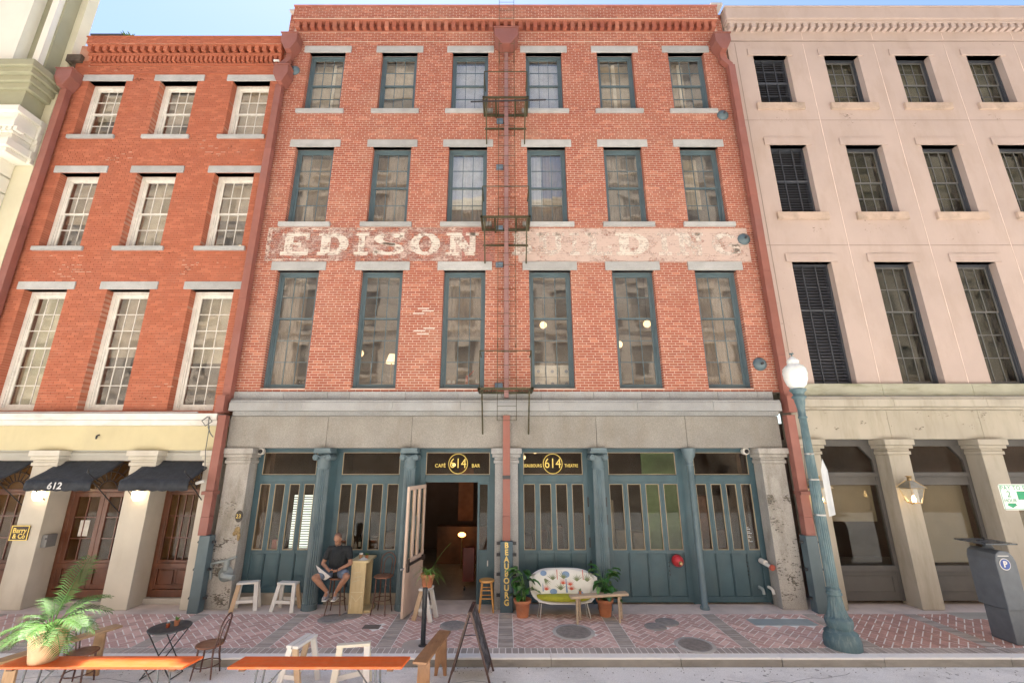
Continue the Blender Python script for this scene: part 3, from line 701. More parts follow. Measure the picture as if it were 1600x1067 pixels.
# things seen through the upper windows
def pendant(x, y, z, label, r=.11, zc=8.6):
    t = thing('pendant_lamp', label, 'lamp', (x, y, z), 0, 'lit globe lamps inside the second-storey windows')
    MB().sph((x, y, z), r, 14, 10).build('globe', GLOBE, t); MB().cyl((x, y, z + r), (x, y, zc), .006, n=6).build('cord', BLACKM, t)
pendant(1.17, 2, 7.22, 'lit globe lamp seen through the fourth brick-building window, above the white boxes')
pendant(.74, 2, 6.49, 'lit globe lamp half hidden by the left edge of the window with the white boxes')
pendant(4.23, 1.5, 7.1, 'higher and right of the two lit globes in the fifth brick-building window')
pendant(3.48, 2, 6.6, 'lower and left of the two lit globes in the fifth brick-building window')
pendant(-4.28, 1.5, 6.2, 'lit globe lamp at the left edge of the second brick-building window')
t = thing('table_lamp', 'lit table lamp with a cream pleated shade inside the second upper window', 'lamp', (-3.14, .8, 5.3))
MB().lathe([(.16, 5.75), (.08, 6.0)], (-3.14, .8, 0), 16).build('lamp_shade', glow('lit_shade', (1, .66, .36), .7), t)
MB().lathe([(.02, 5.2), (.02, 5.75)], (-3.14, .8, 0), 8).build('stem', BRASS, t)
BX = mat('white_carton', (.72, .70, .66), .8, .05); ir = random.Random(3)
for r_ in range(2):
    for c_ in range(3):
        x_ = .87 + c_ * .37; z_ = 4.98 + r_ * .33
        t = thing('archive_box', '%s white cardboard box from the left in the %s row of the window stack' % (['first', 'second', 'third'][c_], ['bottom', 'top'][r_]), 'box', (x_, .6, z_), 0, 'white boxes stacked in the window')
        piece('box_body', BX, t, (x_ - .17, x_ + .17, .45, .85, z_, z_ + .25)); piece('lid', BX, t, (x_ - .18, x_ + .18, .44, .86, z_ + .252, z_ + .31))
        MB().lathe([(.045, .436), (.045, .449)], (x_, 0, z_ + .14), 14, 'y').build('round_mark', mat('pale_blue_print', (.3, .35, .45), .7), t)
t = tag(piece('window_shelf', mat('red_shelf', (.30, .08, .05), .6), None, (-1.6, -.6, .42, .7, 5.08, 5.12)), 'narrow red shelf behind the third upper window of the brick building', 'shelf')
for i, (x_, h_, r_, m_) in enumerate(((-1.5, .1, .04, WHT), (-1.38, .09, .03, WHT), (-1.02, .22, .045, mat('red_glaze', (.5, .05, .03), .4)), (-.78, .12, .03, mat('grey_jar', (.3, .28, .26), .4)), (-.68, .1, .035, WHT))):
    k = MB(); k.lathe([(r_, 5.122), (r_, 5.122 + h_ * .8), (r_ * .8, 5.122 + h_)], (x_, .5, 0), 12)
    if i == 2: k.beam((x_, .5, 5.3), (x_ + .17, .5, 5.48), .02, .02)
    tag(k.build('jar', m_), ['small white pot at the left end of the red window shelf', 'small white pot, second from the left on the red window shelf', 'red jar with brushes standing on the red window shelf', 'grey jar right of the red jar on the window shelf', 'white cup at the right end of the red window shelf'][i], 'jar')
t = thing('chalk_screen', 'dark wooden chair back seen in the first upper window', 'chair', (-5.45, .7, 4.95)); MB().tube([(-5.62, .7, 4.95), (-5.55, .7, 5.2), (-5.4, .7, 5.28), (-5.25, .7, 5.2), (-5.2, .7, 4.95)], .015).build('chair_back', BENT, t); t.name = 'chair'

# ------------------------------------------------------------------ rainwater pipes
def downspout(name, label, x, heads, boot, y=-.14, z1=4.66, topz=None, sec=.105, zsplit=4.3, xs=None):
    t = thing('downspout', label, 'downspout', (x, y, 0))
    for hx, hz, w_, jog in heads:
        h = MB()
        zt = hz; h.prism([(hx - w_, zt - .30), (hx - w_, zt - .02), (hx - w_ - .02, zt), (hx + w_ + .02, zt), (hx + w_, zt - .02), (hx + w_, zt - .30), (hx + w_ * .35, zt - .62), (hx - w_ * .35, zt - .62)], y - w_ * .75 - .04, y + .13)
        h.box(hx - w_ - .035, hx + w_ + .035, y - w_ * .75 - .06, y + .13, zt + .001, zt + .03)
        h.build('rain_head', RUST, t, bevel=.008)
        if jog:
            j = MB(); j.beam((hx, y, zt - .62), (hx, y, zt - .85), sec * 1.5, sec * 1.4, (0, 1, 0)); j.beam((hx, y, zt - .82), (jog, y - .002, zt - 1.08), sec * 1.5, sec * 1.4, (0, 1, 0)); j.build('elbow', RUST, t)
    return t
def pipe(t, x, y, z0, z1, w_=.16, d=.13, step=2.3, m=None):
    z = z1; i = 0
    while z > z0 + .05:
        zz = max(z0, z - step)
        piece('pipe', m or RUST, t, (x - w_ / 2 - .004 * (i % 2), x + w_ / 2 + .004 * (i % 2), y - d / 2, y + d / 2, zz + .003, z), bevel=.006); z = zz; i += 1
def boot(t, x, y, z1, w_, d, m=TEAL2, tabs=True):
    piece('boot', m, t, (x - w_ / 2, x + w_ / 2, y - d / 2, y + d / 2, 0, z1), bevel=.01)
    if tabs:
        k = MB()
        for z in (.25, .82, 1.38):
            if z < z1 - .1:
                for s in (-1, 1): k.box(x + s * w_ / 2, x + s * (w_ / 2 + .075), y + .0, y + .03, z, z + .05); k.cyl((x + s * (w_ / 2 + .05), y - .03, z + .025), (x + s * (w_ / 2 + .05), y, z + .025), .02, n=8)
        k.build('bracket', DARKM, t)
t = downspout('l', 'maroon downspout at the far left corner beside the cream building', -13.36, [(-13.36, 14.62, .24, None)], 0); pipe(t, -13.36, -.14, .2, 14.0, .2, .17)
t = downspout('ml', 'maroon downspout with two stacked rain heads between the two brick buildings', -6.9, [(-6.72, 16.0, .24, -6.93), (-6.82, 14.78, .22, None)], 0)
pipe(t, -6.90, -.14, 14.8, 15.0, .17, .14); pipe(t, -6.88, -.14, 4.67, 14.18, .19, .17); pipe(t, -6.84, -.22, 1.55, 4.24, .19, .17); boot(t, -6.76, -.22, 1.55, .24, .2)
piece('elbow', RUST, t, (-6.98, -6.78, -.4, -.14, 4.3, 4.7)); piece('spout_lip', RUST, t, (-6.98, -6.72, -.36, -.1, 2.42, 2.5))
t = downspout('c', 'slim rosy downspout down the centre of the brick front behind the iron ladder', .02, [(.02, 16.1, .36, None)], 0)
pipe(t, .02, -.1, 4.67, 15.49, .115, .09, m=mat('faded_pipe_paint', (.30, .165, .155), .5, .12, 1.5, stain=(.22, .08, .06), stain_amt=.4)); pipe(t, .02, -.14, 1.42, 4.24, .17, .12)
piece('spout_lip', DARKM, t, (-.07, .11, -.215, -.202, 2.76, 2.84))
bt = MB().box(-.12, .16, -.26, -.10, 0, 1.42); o = bt.build('boot', mat('blue_grey_sign_paint', (.06, .105, .14), .5, .08), t, bevel=.008)
k = MB()
for z in (.3, .72, 1.12, 1.36):
    for s in (-1, 1): k.box(.02 + s * .14, .02 + s * .225, -.12, -.08, z - .03, z + .03); k.cyl((.02 + s * .2, -.13, z), (.02 + s * .2, -.115, z), .022, n=8)
k.build('bracket', DARKM, t)
for i, ch in enumerate('BEAUBOURG'):
    z = 1.34 - i * .143
    lettering('letter', ch, .165, mat('gold_sign_letter', (.80, .60, .20), .5), t, (.02, -.268, z), sx=.95, depth=.012, offset=.006)
t = downspout('r', 'maroon downspout with one rain head at the right edge of the brick building', 6.93, [(6.74, 16.0, .24, 6.96)], 0)
pipe(t, 6.96, -.14, 4.67, 14.93, .2, .17); pipe(t, 6.88, -.22, 1.55, 4.24, .2, .18); boot(t, 6.86, -.22, 1.55, .26, .22)
piece('elbow', RUST, t, (6.80, 7.0, -.4, -.14, 4.3, 4.7)); piece('spout_lip', RUST, t, (6.76, 7.02, -.38, -.1, 2.42, 2.5))
# brackets on the centre pipe
for z in (12.95, 11.35, 9.38, 8.28, 4.98):
    tag(piece('box_bracket', mat('blue_grey_metal', (.12, .17, .22), .5), None, (-.27, -.07, -.12, -.005, z - .05, z + .07), bevel=.01), 'blue-grey junction box on the brick left of the centre pipe, %s' % {12.95: 'inside the top platform', 11.35: 'below the top platform', 9.38: 'inside the middle platform', 8.28: 'just above the second-storey lintels', 4.98: 'just above the lowest platform'}[z], 'junction box')
# ------------------------------------------------------------------ iron ladder and platforms
t = thing('fire_ladder', 'thin rusty iron ladder up the middle of the brick front', 'ladder', (0, -.42, 4.0))
for x_ in (-.2, .26): MB().cyl((x_, -.42, 4.1), (x_, -.42, 17.3), .007, n=6).build('rail', IRON, t)
z = 4.1; rm = MB().cyl((-.2, 0, 0), (.26, 0, 0), .006, n=6).mesh('rung', IRON)
while z < 17.2: inst('rung', rm, t, Vector((0, -.42, z)) - Vector(t.location)); z += .335
for z in (6, 9.8, 12.5, 15.2): MB().cyl((-.2, -.42, z), (-.2, 0, z), .012, n=6).cyl((.26, -.42, z), (.26, 0, z), .012, n=6).build('stay', IRON, t)
def platform(z, label, side, full=True):
    t = thing('fire_escape_platform', label, 'platform', (0, -.4, z), 0, 'small iron platforms on the ladder')
    k = MB(); y0 = -.75
    k.box(-.66, .66, y0, y0 + .04, z, z + .05); k.box(-.66, .66, -.09, -.03, z, z + .05); k.box(-.66, -.6, y0, -.03, z + .001, z + .06); k.box(.6, .66, y0, -.03, z + .001, z + .06)
    k.build('frame', IRON, t)
    sl_ = MB()
    for i in range(9):
        x_ = -.55 + i * .04
        sl_.box(x_, x_ + .018, y0 + .05, -.09, z + .01, z + .035)
        if side: sl_.box(.3 + i * .035, .315 + i * .035, y0 + .05, -.09, z + .01, z + .035)
    sl_.build('grating', IRON, t)
    rl = MB(); hh = .95
    for x_ in (-.62, .62): rl.cyl((x_, y0 + .03, z + .05), (x_, y0 + .03, z + hh), .011, n=8)
    rl.cyl((-.62, y0 + .03, z + hh), (.62, y0 + .03, z + hh), .014, n=8)
    for x_ in (-.62, .62): rl.cyl((x_, y0 + .03, z + hh), (x_, -.02, z + hh), .014, n=8)
    rl.build('railing', IRON, t)
    for x_ in (-.56, .56):
        MB().beam((x_, y0 + .06, z), (x_, -.03, z - .98), .035, .04, (0, 1, 0)).build('brace', IRON, t)
    if full:
        MB().box(-.62, .62, -.06, -.02, z - .46, z - .42).box(-.3, -.26, -.7, -.02, z - .05, z - .001).box(.26, .3, -.7, -.02, z - .05, z - .001).build('cross_bar', IRON, t)
    return t
platform(13.15, 'highest of the three iron platforms, between the top-storey windows', True)
platform(9.32, 'middle of the three iron platforms, just above the painted sign', True)
platform(4.78, 'lowest iron platform, greenish and rusty, resting above the granite ledge', True, False)
k = MB().cyl((-1.0, -.7, 13.05), (1.15, -.7, 13.12), .022, n=8); tag(k.build('iron_bar', BLACKM), 'long dark bar lying across the highest iron platform', 'bar')
# round anchor plates
for x_, z_, lb in ((6.56, 13.22, 'round blue-grey wall anchor beside the top right window sill'), (6.6, 9.08, 'round blue-grey wall anchor at the right end of the painted sign'), (6.5, 5.55, 'lowest round blue-grey wall anchor, beside the sixth second-storey window'), (-6.6, 14.9, 'round wall anchor at the upper left by the stacked rain heads')):
    t = thing('wall_anchor', lb, 'wall anchor', (x_, -.05, z_), 0, 'round wall anchors'); MB().lathe([(.04, -.11), (.10, -.09), (.165, -.04), (.17, -.005)], (x_, 0, z_), 24, 'y').build('disc', TEAL2, t); MB().cyl((x_, -.15, z_), (x_, -.1, z_), .035, n=8).build('bolt', DARKM, t)

# ------------------------------------------------------------------ left brick building
lb = thing('brick_building', 'lower orange-brick building at left with white sash windows and black awnings', 'building', (-10.2, 0, 0))
LX = [-12.34, -10.12, -7.87]; LW = 1.16
LR = [(4.38, 3.22, 3, 3), (8.86, 2.36, 2, 2), (12.51, 2.0, 2, 2)]
lops = [(x - LW / 2, x + LW / 2, z, z + h) for z, h, _, _ in LR for x in LX]
mw = MB(); wall_panels(mw, -13.5, -7.005, 4.3, 15.1, lops, .0075, .4); mw.box(-13.5, -7.005, .01, .4, 15.1, 15.9); mw.build('mortar_wall', MO2, lb)
lbf = brick_field(lb, -13.5, -7.005, 4.3, 15.08, lops, 0, BO, reveal=.2, j=.012)
lbf += brick_field(lb, -13.1, -7.005, 15.72, 15.96, [], -.24, BO, j=.008)
lbf += brick_field(lb, -13.5, -13.1, 15.08, 15.3, [], 0, BO, j=.008)
brick_build(lb, lbf, BO)
piece('parapet_core', MO2, lb, (-13.095, -7.01, -.2325, .35, 15.72, 15.955)); piece('coping', BO, lb, (-13.13, -7.005, -.26, .4, 15.96, 16.0)); piece('coping', DARKM, lb, (-13.0, -12.0, -.29, .3, 16.003, 16.05))
d1 = MB().box(-.06, .06, -.2, 0, 0, .18).mesh('dentil', BO); d2 = MB().box(-.04, .04, -.11, 0, 0, .19).mesh('dentil', BO)
for i in range(26): inst('dentil', d1, lb, Vector((-13.0 + i * .2375, 0, 15.50)) - Vector(lb.location))
for i in range(42): inst('dentil', d2, lb, Vector((-12.98 + i * .1445, 0, 15.19)) - Vector(lb.location))
piece('corbel_course', BO, lb, (-13.08, -7.01, -.21, 0, 15.682, 15.718), (-13.06, -7.01, -.13, 0, 15.385, 15.47), (-13.03, -7.01, -.05, 0, 15.09, 15.15), (-13.0, -7.02, -.025, 0, 14.78, 14.83))
piece('old_wall_stub', mat('dark_old_brick', (.10, .075, .055), .9, .3, 6), lb, (-13.62, -13.5, .0, .5, 8, 15.2), (-13.75, -13.3, -.1, .5, 15.2, 15.45))
for z, h, up, lo in LR:
    for x in LX:
        piece('lintel', LINT, lb, (x - .77, x + .77, -.03, .2, z + h, z + h + .22), bevel=.008)
        if z > 5: piece('sill', LINT, lb, (x - .7, x + .7, -.06, .2, z - .12, z), bevel=.008)
        window(lb, x, z, LW, h, up, lo, WHITEF, WHITEF, GL, rev=.2, fw=.10, st=.05, mt=.018, split=(.5 if z > 5 else .52))
rooms(lb, -13.4, -7.15, [4.1, 8.3, 12.2, 15.6])
for z, h, up, lo in LR:
    for i, x in enumerate(LX):
        mm = mat('shade_a', (.46, .40, .32), .9, .08) if (i + int(z)) % 3 else mat('shade_b', (.55, .5, .4), .9, .08)
        hh = h * ([.55, .95, .6][(i * 2 + int(z)) % 3])
        if z == LR[0][0] and i == 0: hh = h; mm = mat('shade_c', (.68, .66, .5), .9, .05)
        piece('window_shade', mm, lb, (x - .52, x + .52, .46, .47, z + h - hh, z + h - .1))
MB().cyl((-8.3, 1.5, 14.55), (-7.5, 1.5, 14.55), .03, n=10).cyl((-8.3, 1.5, 14.1), (-7.5, 1.5, 14.1), .03, n=10).build('tube_light', glow('lit_tube', (1, .86, .55), 12), lb)
MB().sph((-8.15, 1.2, 9.5), .04).build('lamp_bulb', GLOBE, lb)
rp = MB(); rq = random.Random(21)
for cx_, cz_, n_, sx_, sz_ in ((-11.5, 11.7, 26, .5, .25), (-11.9, 8.2, 40, .5, .35), (-9.0, 12.1, 16, .5, .2), (-8.1, 11.95, 12, .7, .15), (-8.6, 8.3, 22, .9, .25), (-10.9, 4.7, 6, .2, .2), (-8.8, 4.9, 10, .3, .3), (-12.6, 10.5, 8, .15, .8), (-12.0, 14.9, 10, .6, .05), (-7.5, 13.2, 10, .15, 1.2)):
    for q in range(n_ // 2):
        x_ = cx_ + rq.gauss(0, .5) * sx_; kz = round((cz_ + rq.gauss(0, .5) * sz_ - 4.3) / .0681); z_ = 4.3 + kz * .0681 - .009
        if any(o[0] - .05 < x_ < o[1] + .05 and o[2] - .15 < z_ < o[3] + .25 for o in lops): continue
        rp.box(x_, x_ + rq.uniform(.03, .16), -.003, -.0018, z_, z_ + .012)
rp.build('repointing', mat('buff_mortar', (.62, .47, .36), .9), lb)
# shopfront of the left building
piece('ledge', WHT, lb, (-14, -6.98, -.28, .4, 4.12, 4.28), (-14, -7.0, -.2, .4, 4.0, 4.118), bevel=.01)
k = MB(); rr = random.Random(5)
for i in range(3):
    pts = [(-14 + j * .5, -.2 + rr.uniform(-.03, .03), 4.3 + rr.uniform(0, .015)) for j in range(14)]; k.tube(pts, .012, 6)
k.build('cable', mat('white_cable', (.6, .58, .54), .6), lb)
piece('frieze', YEL, lb, (-14, -7.0, -.02, .4, 3.42, 3.999)); piece('head_board', mat('grey_white_board', (.46, .45, .41), .7, .08, 2), lb, (-14, -7.0, .12, .4, 3.17, 3.419), (-14, -7.0, .08, .12, 3.3, 3.36))
k = MB().tube([(-9.95, -.02, 3.78), (-9.95, -.08, 3.76), (-9.95, -.08, 3.68)], .02).build('hook', DARKM, lb)
for x_, w_ in ((-13.25, .6), (-11.0, .58), (-8.66, .6), (-7.1, .2)): pilaster(lb, x_, w_, -.1, 3.415, CREAMP, w_ + .16, depth=.52)
LSY = .42
def brown_front(x0, x1, door=False):
    f = MB(); f.box(x0, x0 + .1, LSY, LSY + .1, .12, 3.17); f.box(x1 - .1, x1, LSY, LSY + .1, .12, 3.17)
    f.box(x0 + .1, x1 - .1, LSY, LSY + .1, 2.42, 2.5); f.box(x0 + .1, x1 - .1, LSY - .03, LSY + .1, .12, .28); f.box(x0 + .1, x1 - .1, LSY - .02, LSY + .1, .72, .84)
    f.build('shopfront_frame', WOODB, lb, bevel=.008)
    piece('transom_pane', GLS, lb, (x0 + .1, x1 - .1, LSY + .05, LSY + .056, 2.5, 3.17))
    cx = (x0 + x1) / 2; fan = MB(); rr_ = (x1 - x0) / 2 - .12
    for rd in (rr_, rr_ * .28, rr_ * .62):
        fan.tube([(cx + rd * math.cos(a), LSY + .02, 2.51 + rd * math.sin(a) * .86) for a in [PI * q / 20 for q in range(21)]], .014, 6)
    for q in range(1, 10):
        a = PI * q / 10; fan.tube([(cx + rr_ * .28 * math.cos(a), LSY + .02, 2.51 + .24 * rr_ * math.sin(a)), (cx + rr_ * math.cos(a), LSY + .02, 2.51 + rr_ * .86 * math.sin(a))], .011, 6)
    fan.build('fanlight_bars', mat('dark_wood_bar', (.035, .02, .015), .5), lb)
    xa, xb = x0 + .1, x1 - .1
    if door:
        mid = (xa + xb) / 2 - .02; leaves = [(xa, mid - .004), (mid + .004, xb)]
    else: leaves = [(xa, xb)]
    for la, lc in leaves:
        d = MB(); s_ = .11 if door else .04; zb = .285
        d.frame(la, lc, zb, 2.415, s_, LSY + .01, LSY + .07, tb=.10, tt=.1 if door else .05)
        d.box(la + s_, lc - s_, LSY + .01, LSY + .07, .84 if not door else .8, .9)
        o = d.build('door' if door else 'window_frame', WOODB, lb, bevel=.006)
        nb = 2 if door else 5; gx0, gx1 = la + s_, lc - s_; z0, z1 = .9, 2.315 if door else 2.365; b = MB()
        for c in range(1, nb): xx = gx0 + (gx1 - gx0) * c / nb; b.box(xx - .012, xx + .012, LSY + .02, LSY + .06, z0, z1)
        for r_ in (1, 2):
            zz = z0 + (z1 - z0) * r_ / 3
            for c in range(nb): b.box(gx0 + (gx1 - gx0) * c / nb + .012, gx0 + (gx1 - gx0) * (c + 1) / nb - .012, LSY + .022, LSY + .058, zz - .012, zz + .012)
        b.build('glazing_bar', WOODB, lb)
        for c in range(nb):
            for r_ in range(3):
                piece('pane', GLS, lb, (gx0 + (gx1 - gx0) * c / nb + .013, gx0 + (gx1 - gx0) * (c + 1) / nb - .013, LSY + .038, LSY + .044, z0 + (z1 - z0) * r_ / 3 + .013, z0 + (z1 - z0) * (r_ + 1) / 3 - .013))
        np_ = 1 if door else 2
        for c in range(np_):
            pa = gx0 + (gx1 - gx0) * c / np_ + .03; pb = gx0 + (gx1 - gx0) * (c + 1) / np_ - .03
            q = MB().box(pa - .03, pb + .03, LSY + .04, LSY + .06, .28, .84); q.box(pa + .03, pb - .03, LSY + .015, LSY + .039, .36, .68 if not door else .74); q.build('panel', WOODB, lb, bevel=.02)
brown_front(-10.71, -8.96, True); brown_front(-8.36, -7.2); brown_front(-12.95, -11.29)
piece('step', CONC, lb, (-8.36, -7.1, .32, .6, 0, .115), (-10.71, -8.96, .3, .6, 0, .06), (-12.95, -11.29, .32, .6, 0, .115))
rooms(lb, -13.4, -7.1, [.02, 3.9], y0=.6, y1=5, m=mat('warm_room', (.38, .26, .14), .9), fm=mat('shop_floor2', (.2, .13, .08), .5))
for x_, z_ in ((-10.3, 2.7), (-8.2, 2.65), (-12, 2.7)): MB().sph((x_, 2.2, z_), .09).build('lit_bulb', glow('warm_bulb', (1, .62, .28), 14), lb)
piece('notice', WHT, lb, (-10.33, -10.1, LSY + .028, LSY + .032, 1.42, 1.78))
# awnings
AWN = mat('black_canvas', (.022, .026, .034), .75, .25, 5, .003, 60, stain=(.055, .06, .07), stain_amt=.5, stain_scale=3, stain_stretch=(2, 1, 1))
def awning(x0, x1, label, txt=None):
    t = thing('awning', label, 'awning', ((x0 + x1) / 2, -.1, 2.6), 0, 'black awnings')
    k = MB(); n = 14; m = 8; vs = []
    for i in range(n + 1):
        for j in range(m + 1):
            u = j / m; vs.append((x0 + (x1 - x0) * i / n, .09 - .72 * u, 3.17 - .42 * u - .03 * math.sin(PI * u) + rr.uniform(-.006, .006)))
    fs = [(i * (m + 1) + j, i * (m + 1) + j + 1, (i + 1) * (m + 1) + j + 1, (i + 1) * (m + 1) + j) for i in range(n) for j in range(m)]
    k.add(vs, fs, True); o = k.build('canopy', AWN, t); so_ = o.modifiers.new('s', 'SOLIDIFY'); so_.thickness = .006
    v = MB(); vs = []
    for i in range(n * 2 + 1):
        zz = 2.75; a = x0 + (x1 - x0) * i / (2 * n); yy = -.632 + rr.uniform(-.008, .008)
        vs += [(a, -.63, zz), (a, yy - .01, zz - .12), (a, yy, zz - .215 - .018 * abs(math.sin(i * PI / 4)))]
    v.add(vs, [(3 * i + j, 3 * i + j + 1, 3 * i + 4 + j, 3 * i + 3 + j) for i in range(2 * n) for j in range(2)], True)
    o = v.build('valance', AWN, t); so_ = o.modifiers.new('s', 'SOLIDIFY'); so_.thickness = .005
    f = MB(); f.tube([(x0, .3, 1.95), (x0 + .01, -.62, 2.74)], .011, 6); f.tube([(x1, .3, 1.95), (x1 - .01, -.62, 2.74)], .011, 6)
    for xx in (x0, x1): f.tube([(xx, .09, 3.1), (xx, -.62, 2.74)], .01, 6)
    f.build('arm', BLACKM, t)
    sp = MB(); sp.cyl((x1 + .02, -.5, 2.72), (x1 - .05, -.7, 2.9), .012, n=6); sp.lathe([(0.001, 0), (.025, .03), (.0012, .12)], (x1 - .06, -.72, 2.9), 8); sp.build('spear_finial', BLACKM, t)
    if txt: lettering('lettering', txt, .2, mat('awning_white_print', (.6, .6, .6), .7), t, ((x0 + x1) / 2 - .05, -.655, 2.63), sx=1.1, depth=.002, shear=.1, offset=.004)
awning(-10.8, -9.3, 'black canvas awning with the white number 612 over the brown double doors', '612')
awning(-8.68, -7.12, 'black canvas awning without number over the brown shop window by the downspout')
awning(-12.95, -11.45, 'black canvas awning cut off by the left edge of the photo')
# wall lights beneath awnings
for x_, l_ in ((-10.85, 'lit glass wall lamp on the pilaster above the gold plaque'), (-8.55, 'lit glass wall lamp on the pilaster between the two awnings')):
    t = thing('wall_lamp', l_, 'wall lamp', (x_, -.2, 2.3), 0, 'lit wall lamps under the awnings'); MB().lathe([(.05, 2.28), (.1, 2.36), (.11, 2.45), (.09, 2.53), (.04, 2.56)], (x_, -.22, 0), 14).build('lamp_glass', glow('lit_wall_glass', (1, .72, .42), 2.2), t); MB().cyl((x_, -.22, 2.56), (x_, -.1, 2.6), .025, n=8).build('bracket', BRASS, t)
t = thing('wall_plaque', 'dark plaque with gold lettering on the first cream pilaster', 'plaque', (-11.13, -.12, 1.42)); piece('board', mat('plaque_brown', (.05, .03, .02), .5), t, (-11.33, -10.94, -.13, -.102, 1.43, 1.73), bevel=.005)
MB().frame(-11.34, -10.93, 1.42, 1.74, .018, -.14, -.131).build('rim', GOLD, t)
lettering('lettering', 'Barry', .15, GOLD, t, (-11.14, -.136, 1.63), sx=.95, depth=.004, offset=.003); lettering('lettering', '& Co', .14, GOLD, t, (-11.13, -.136, 1.51), sx=.95, depth=.004, offset=.003)
t = thing('mailbox', 'grey metal letterbox on the side of the first cream pilaster', 'mailbox', (-10.68, .1, 1.25)); piece('box', mat('grey_mailbox', (.2, .2, .2), .5), t, (-10.708, -10.58, -.02, .22, 1.25, 1.52), bevel=.01); piece('name_slot', DARKM, t, (-10.62, -10.585, -.03, -.021, 1.42, 1.46))

# ------------------------------------------------------------------ cream building at the far left
cb = thing('cream_building', 'tall cream building with olive mouldings at the top left corner', 'building', (-16, 0, 0))
CRM = mat('cream_paint', (.72, .68, .50), .8, .06, 1, .002, 60, stain=(.6, .56, .4), stain_amt=.3); CRW = mat('cream_white_paint', (.80, .77, .67), .75, .05, 1, .002, 60); OLV = mat('olive_tone', (.34, .33, .22), .8, .1, 1, .002, 60)
piece('wall', CRM, cb, (-22, -13.76, .0, 3, 3, 14), (-22, -13.76, .0, .3, 14, 19))
piece('base', CRW, cb, (-22, -13.76, -.05, 3, 0, 2.999))
piece('corner_pilaster', CRW, cb, (-15.9, -14.7, -.6, .0, 14.4, 19)); piece('corner_pilaster', CRW, cb, (-14.25, -14.05, -.5, 0, 14.4, 19)); piece('recess', OLV, cb, (-14.7, -14.25, -.3, 0, 14.4, 19))  # recess and side strip in a darker olive than the fronts
piece('side_strip', OLV, cb, (-14.05, -13.98, -.35, 0, 14.4, 19))
for i, (a, b, d) in enumerate(((14.18, 14.4, .34), (14.0, 14.178, .26), (13.8, 13.998, .16), (13.6, 13.798, .08))): piece('olive_moulding', OLV, cb, (-16, -13.95 + d * .9, -.55 - d, 0, a, b), bevel=.02)
piece('olive_die', OLV, cb, (-16, -14.02, -.55, 0, 12.9, 13.598))
for a, b, d in ((12.72, 12.898, .26), (12.5, 12.718, .16), (12.25, 12.498, .20), (12.1, 12.248, .12), (11.85, 12.098, .08), (11.6, 11.848, .24), (11.45, 11.598, .14)): piece('white_moulding', CRW, cb, (-16.5, -14.02 + d * .9, -.5 - d, 0, a, b), (-14.02 + d * .9, -13.77, -.06 - d * .4, 0, a, b), bevel=.02)
for i in range(14): piece('dentil', CRW, cb, (-15.9 + i * .16, -15.8 + i * .16, -.69, -.5, 12.12, 12.24))
z = 3
while z < 11.3: piece('quoin', CRW, cb, (-16, -14.3 - .0, -.42, 0, z + .02, z + .48), bevel=.02); z += .5

# ------------------------------------------------------------------ pink stucco building
rb = thing('stucco_building', 'pale pink stucco building at right with dark sash and louvred windows', 'building', (12, 0, 0))
RX = [8.36, 10.60, 12.84, 15.1, 17.35]; RW = 1.08
RRW = [(5.04, 3.36, 2, 3), (9.91, 2.26, 2, 2), (13.65, 1.85, 2, 2)]
rops = [(x - RW / 2, x + RW / 2, z, z + h) for z, h, _, _ in RRW for x in RX]
mw = MB(); wall_panels(mw, 7.06, 20, 5.04, 16.1, rops, 0, .4); mw.build('stucco_wall', STUC, rb)
piece('stucco_band', STUC, rb, (7.06, 20, -.03, .4, 15.98 + .121, 16.4)); 
piece('cornice', STUC, rb, (7.03, 20, -.26, .4, 16.72, 17.16), (7.06, 20, -.2, .4, 16.62, 16.718), (7.06, 20, -.03, .4, 16.401, 16.618), bevel=.012); piece('coping', STUC, rb, (7.0, 20, -.29, .4, 17.162, 17.2))
d3 = MB().box(-.07, .07, -.16, 0, 0, .18).mesh('dentil', STUC)
for i in range(55): inst('dentil', d3, rb, Vector((7.2 + i * .235, -.03, 16.43)) - Vector(rb.location))
LOUV = mat('louvre_metal', (.075, .08, .10), .5, .12)
DFR = mat('dark_window_frame', (.055, .06, .072), .5, .12)
lv = MB().add([(-.5, 0, 0), (.5, 0, 0), (.5, .05, .045), (-.5, .05, .045), (-.5, 0, .01), (.5, 0, .01), (.5, .05, .055), (-.5, .05, .055)], [(0, 3, 2, 1), (4, 5, 6, 7), (0, 1, 5, 4), (1, 2, 6, 5), (2, 3, 7, 6), (3, 0, 4, 7)])
lvm = lv.mesh('slat', LOUV)
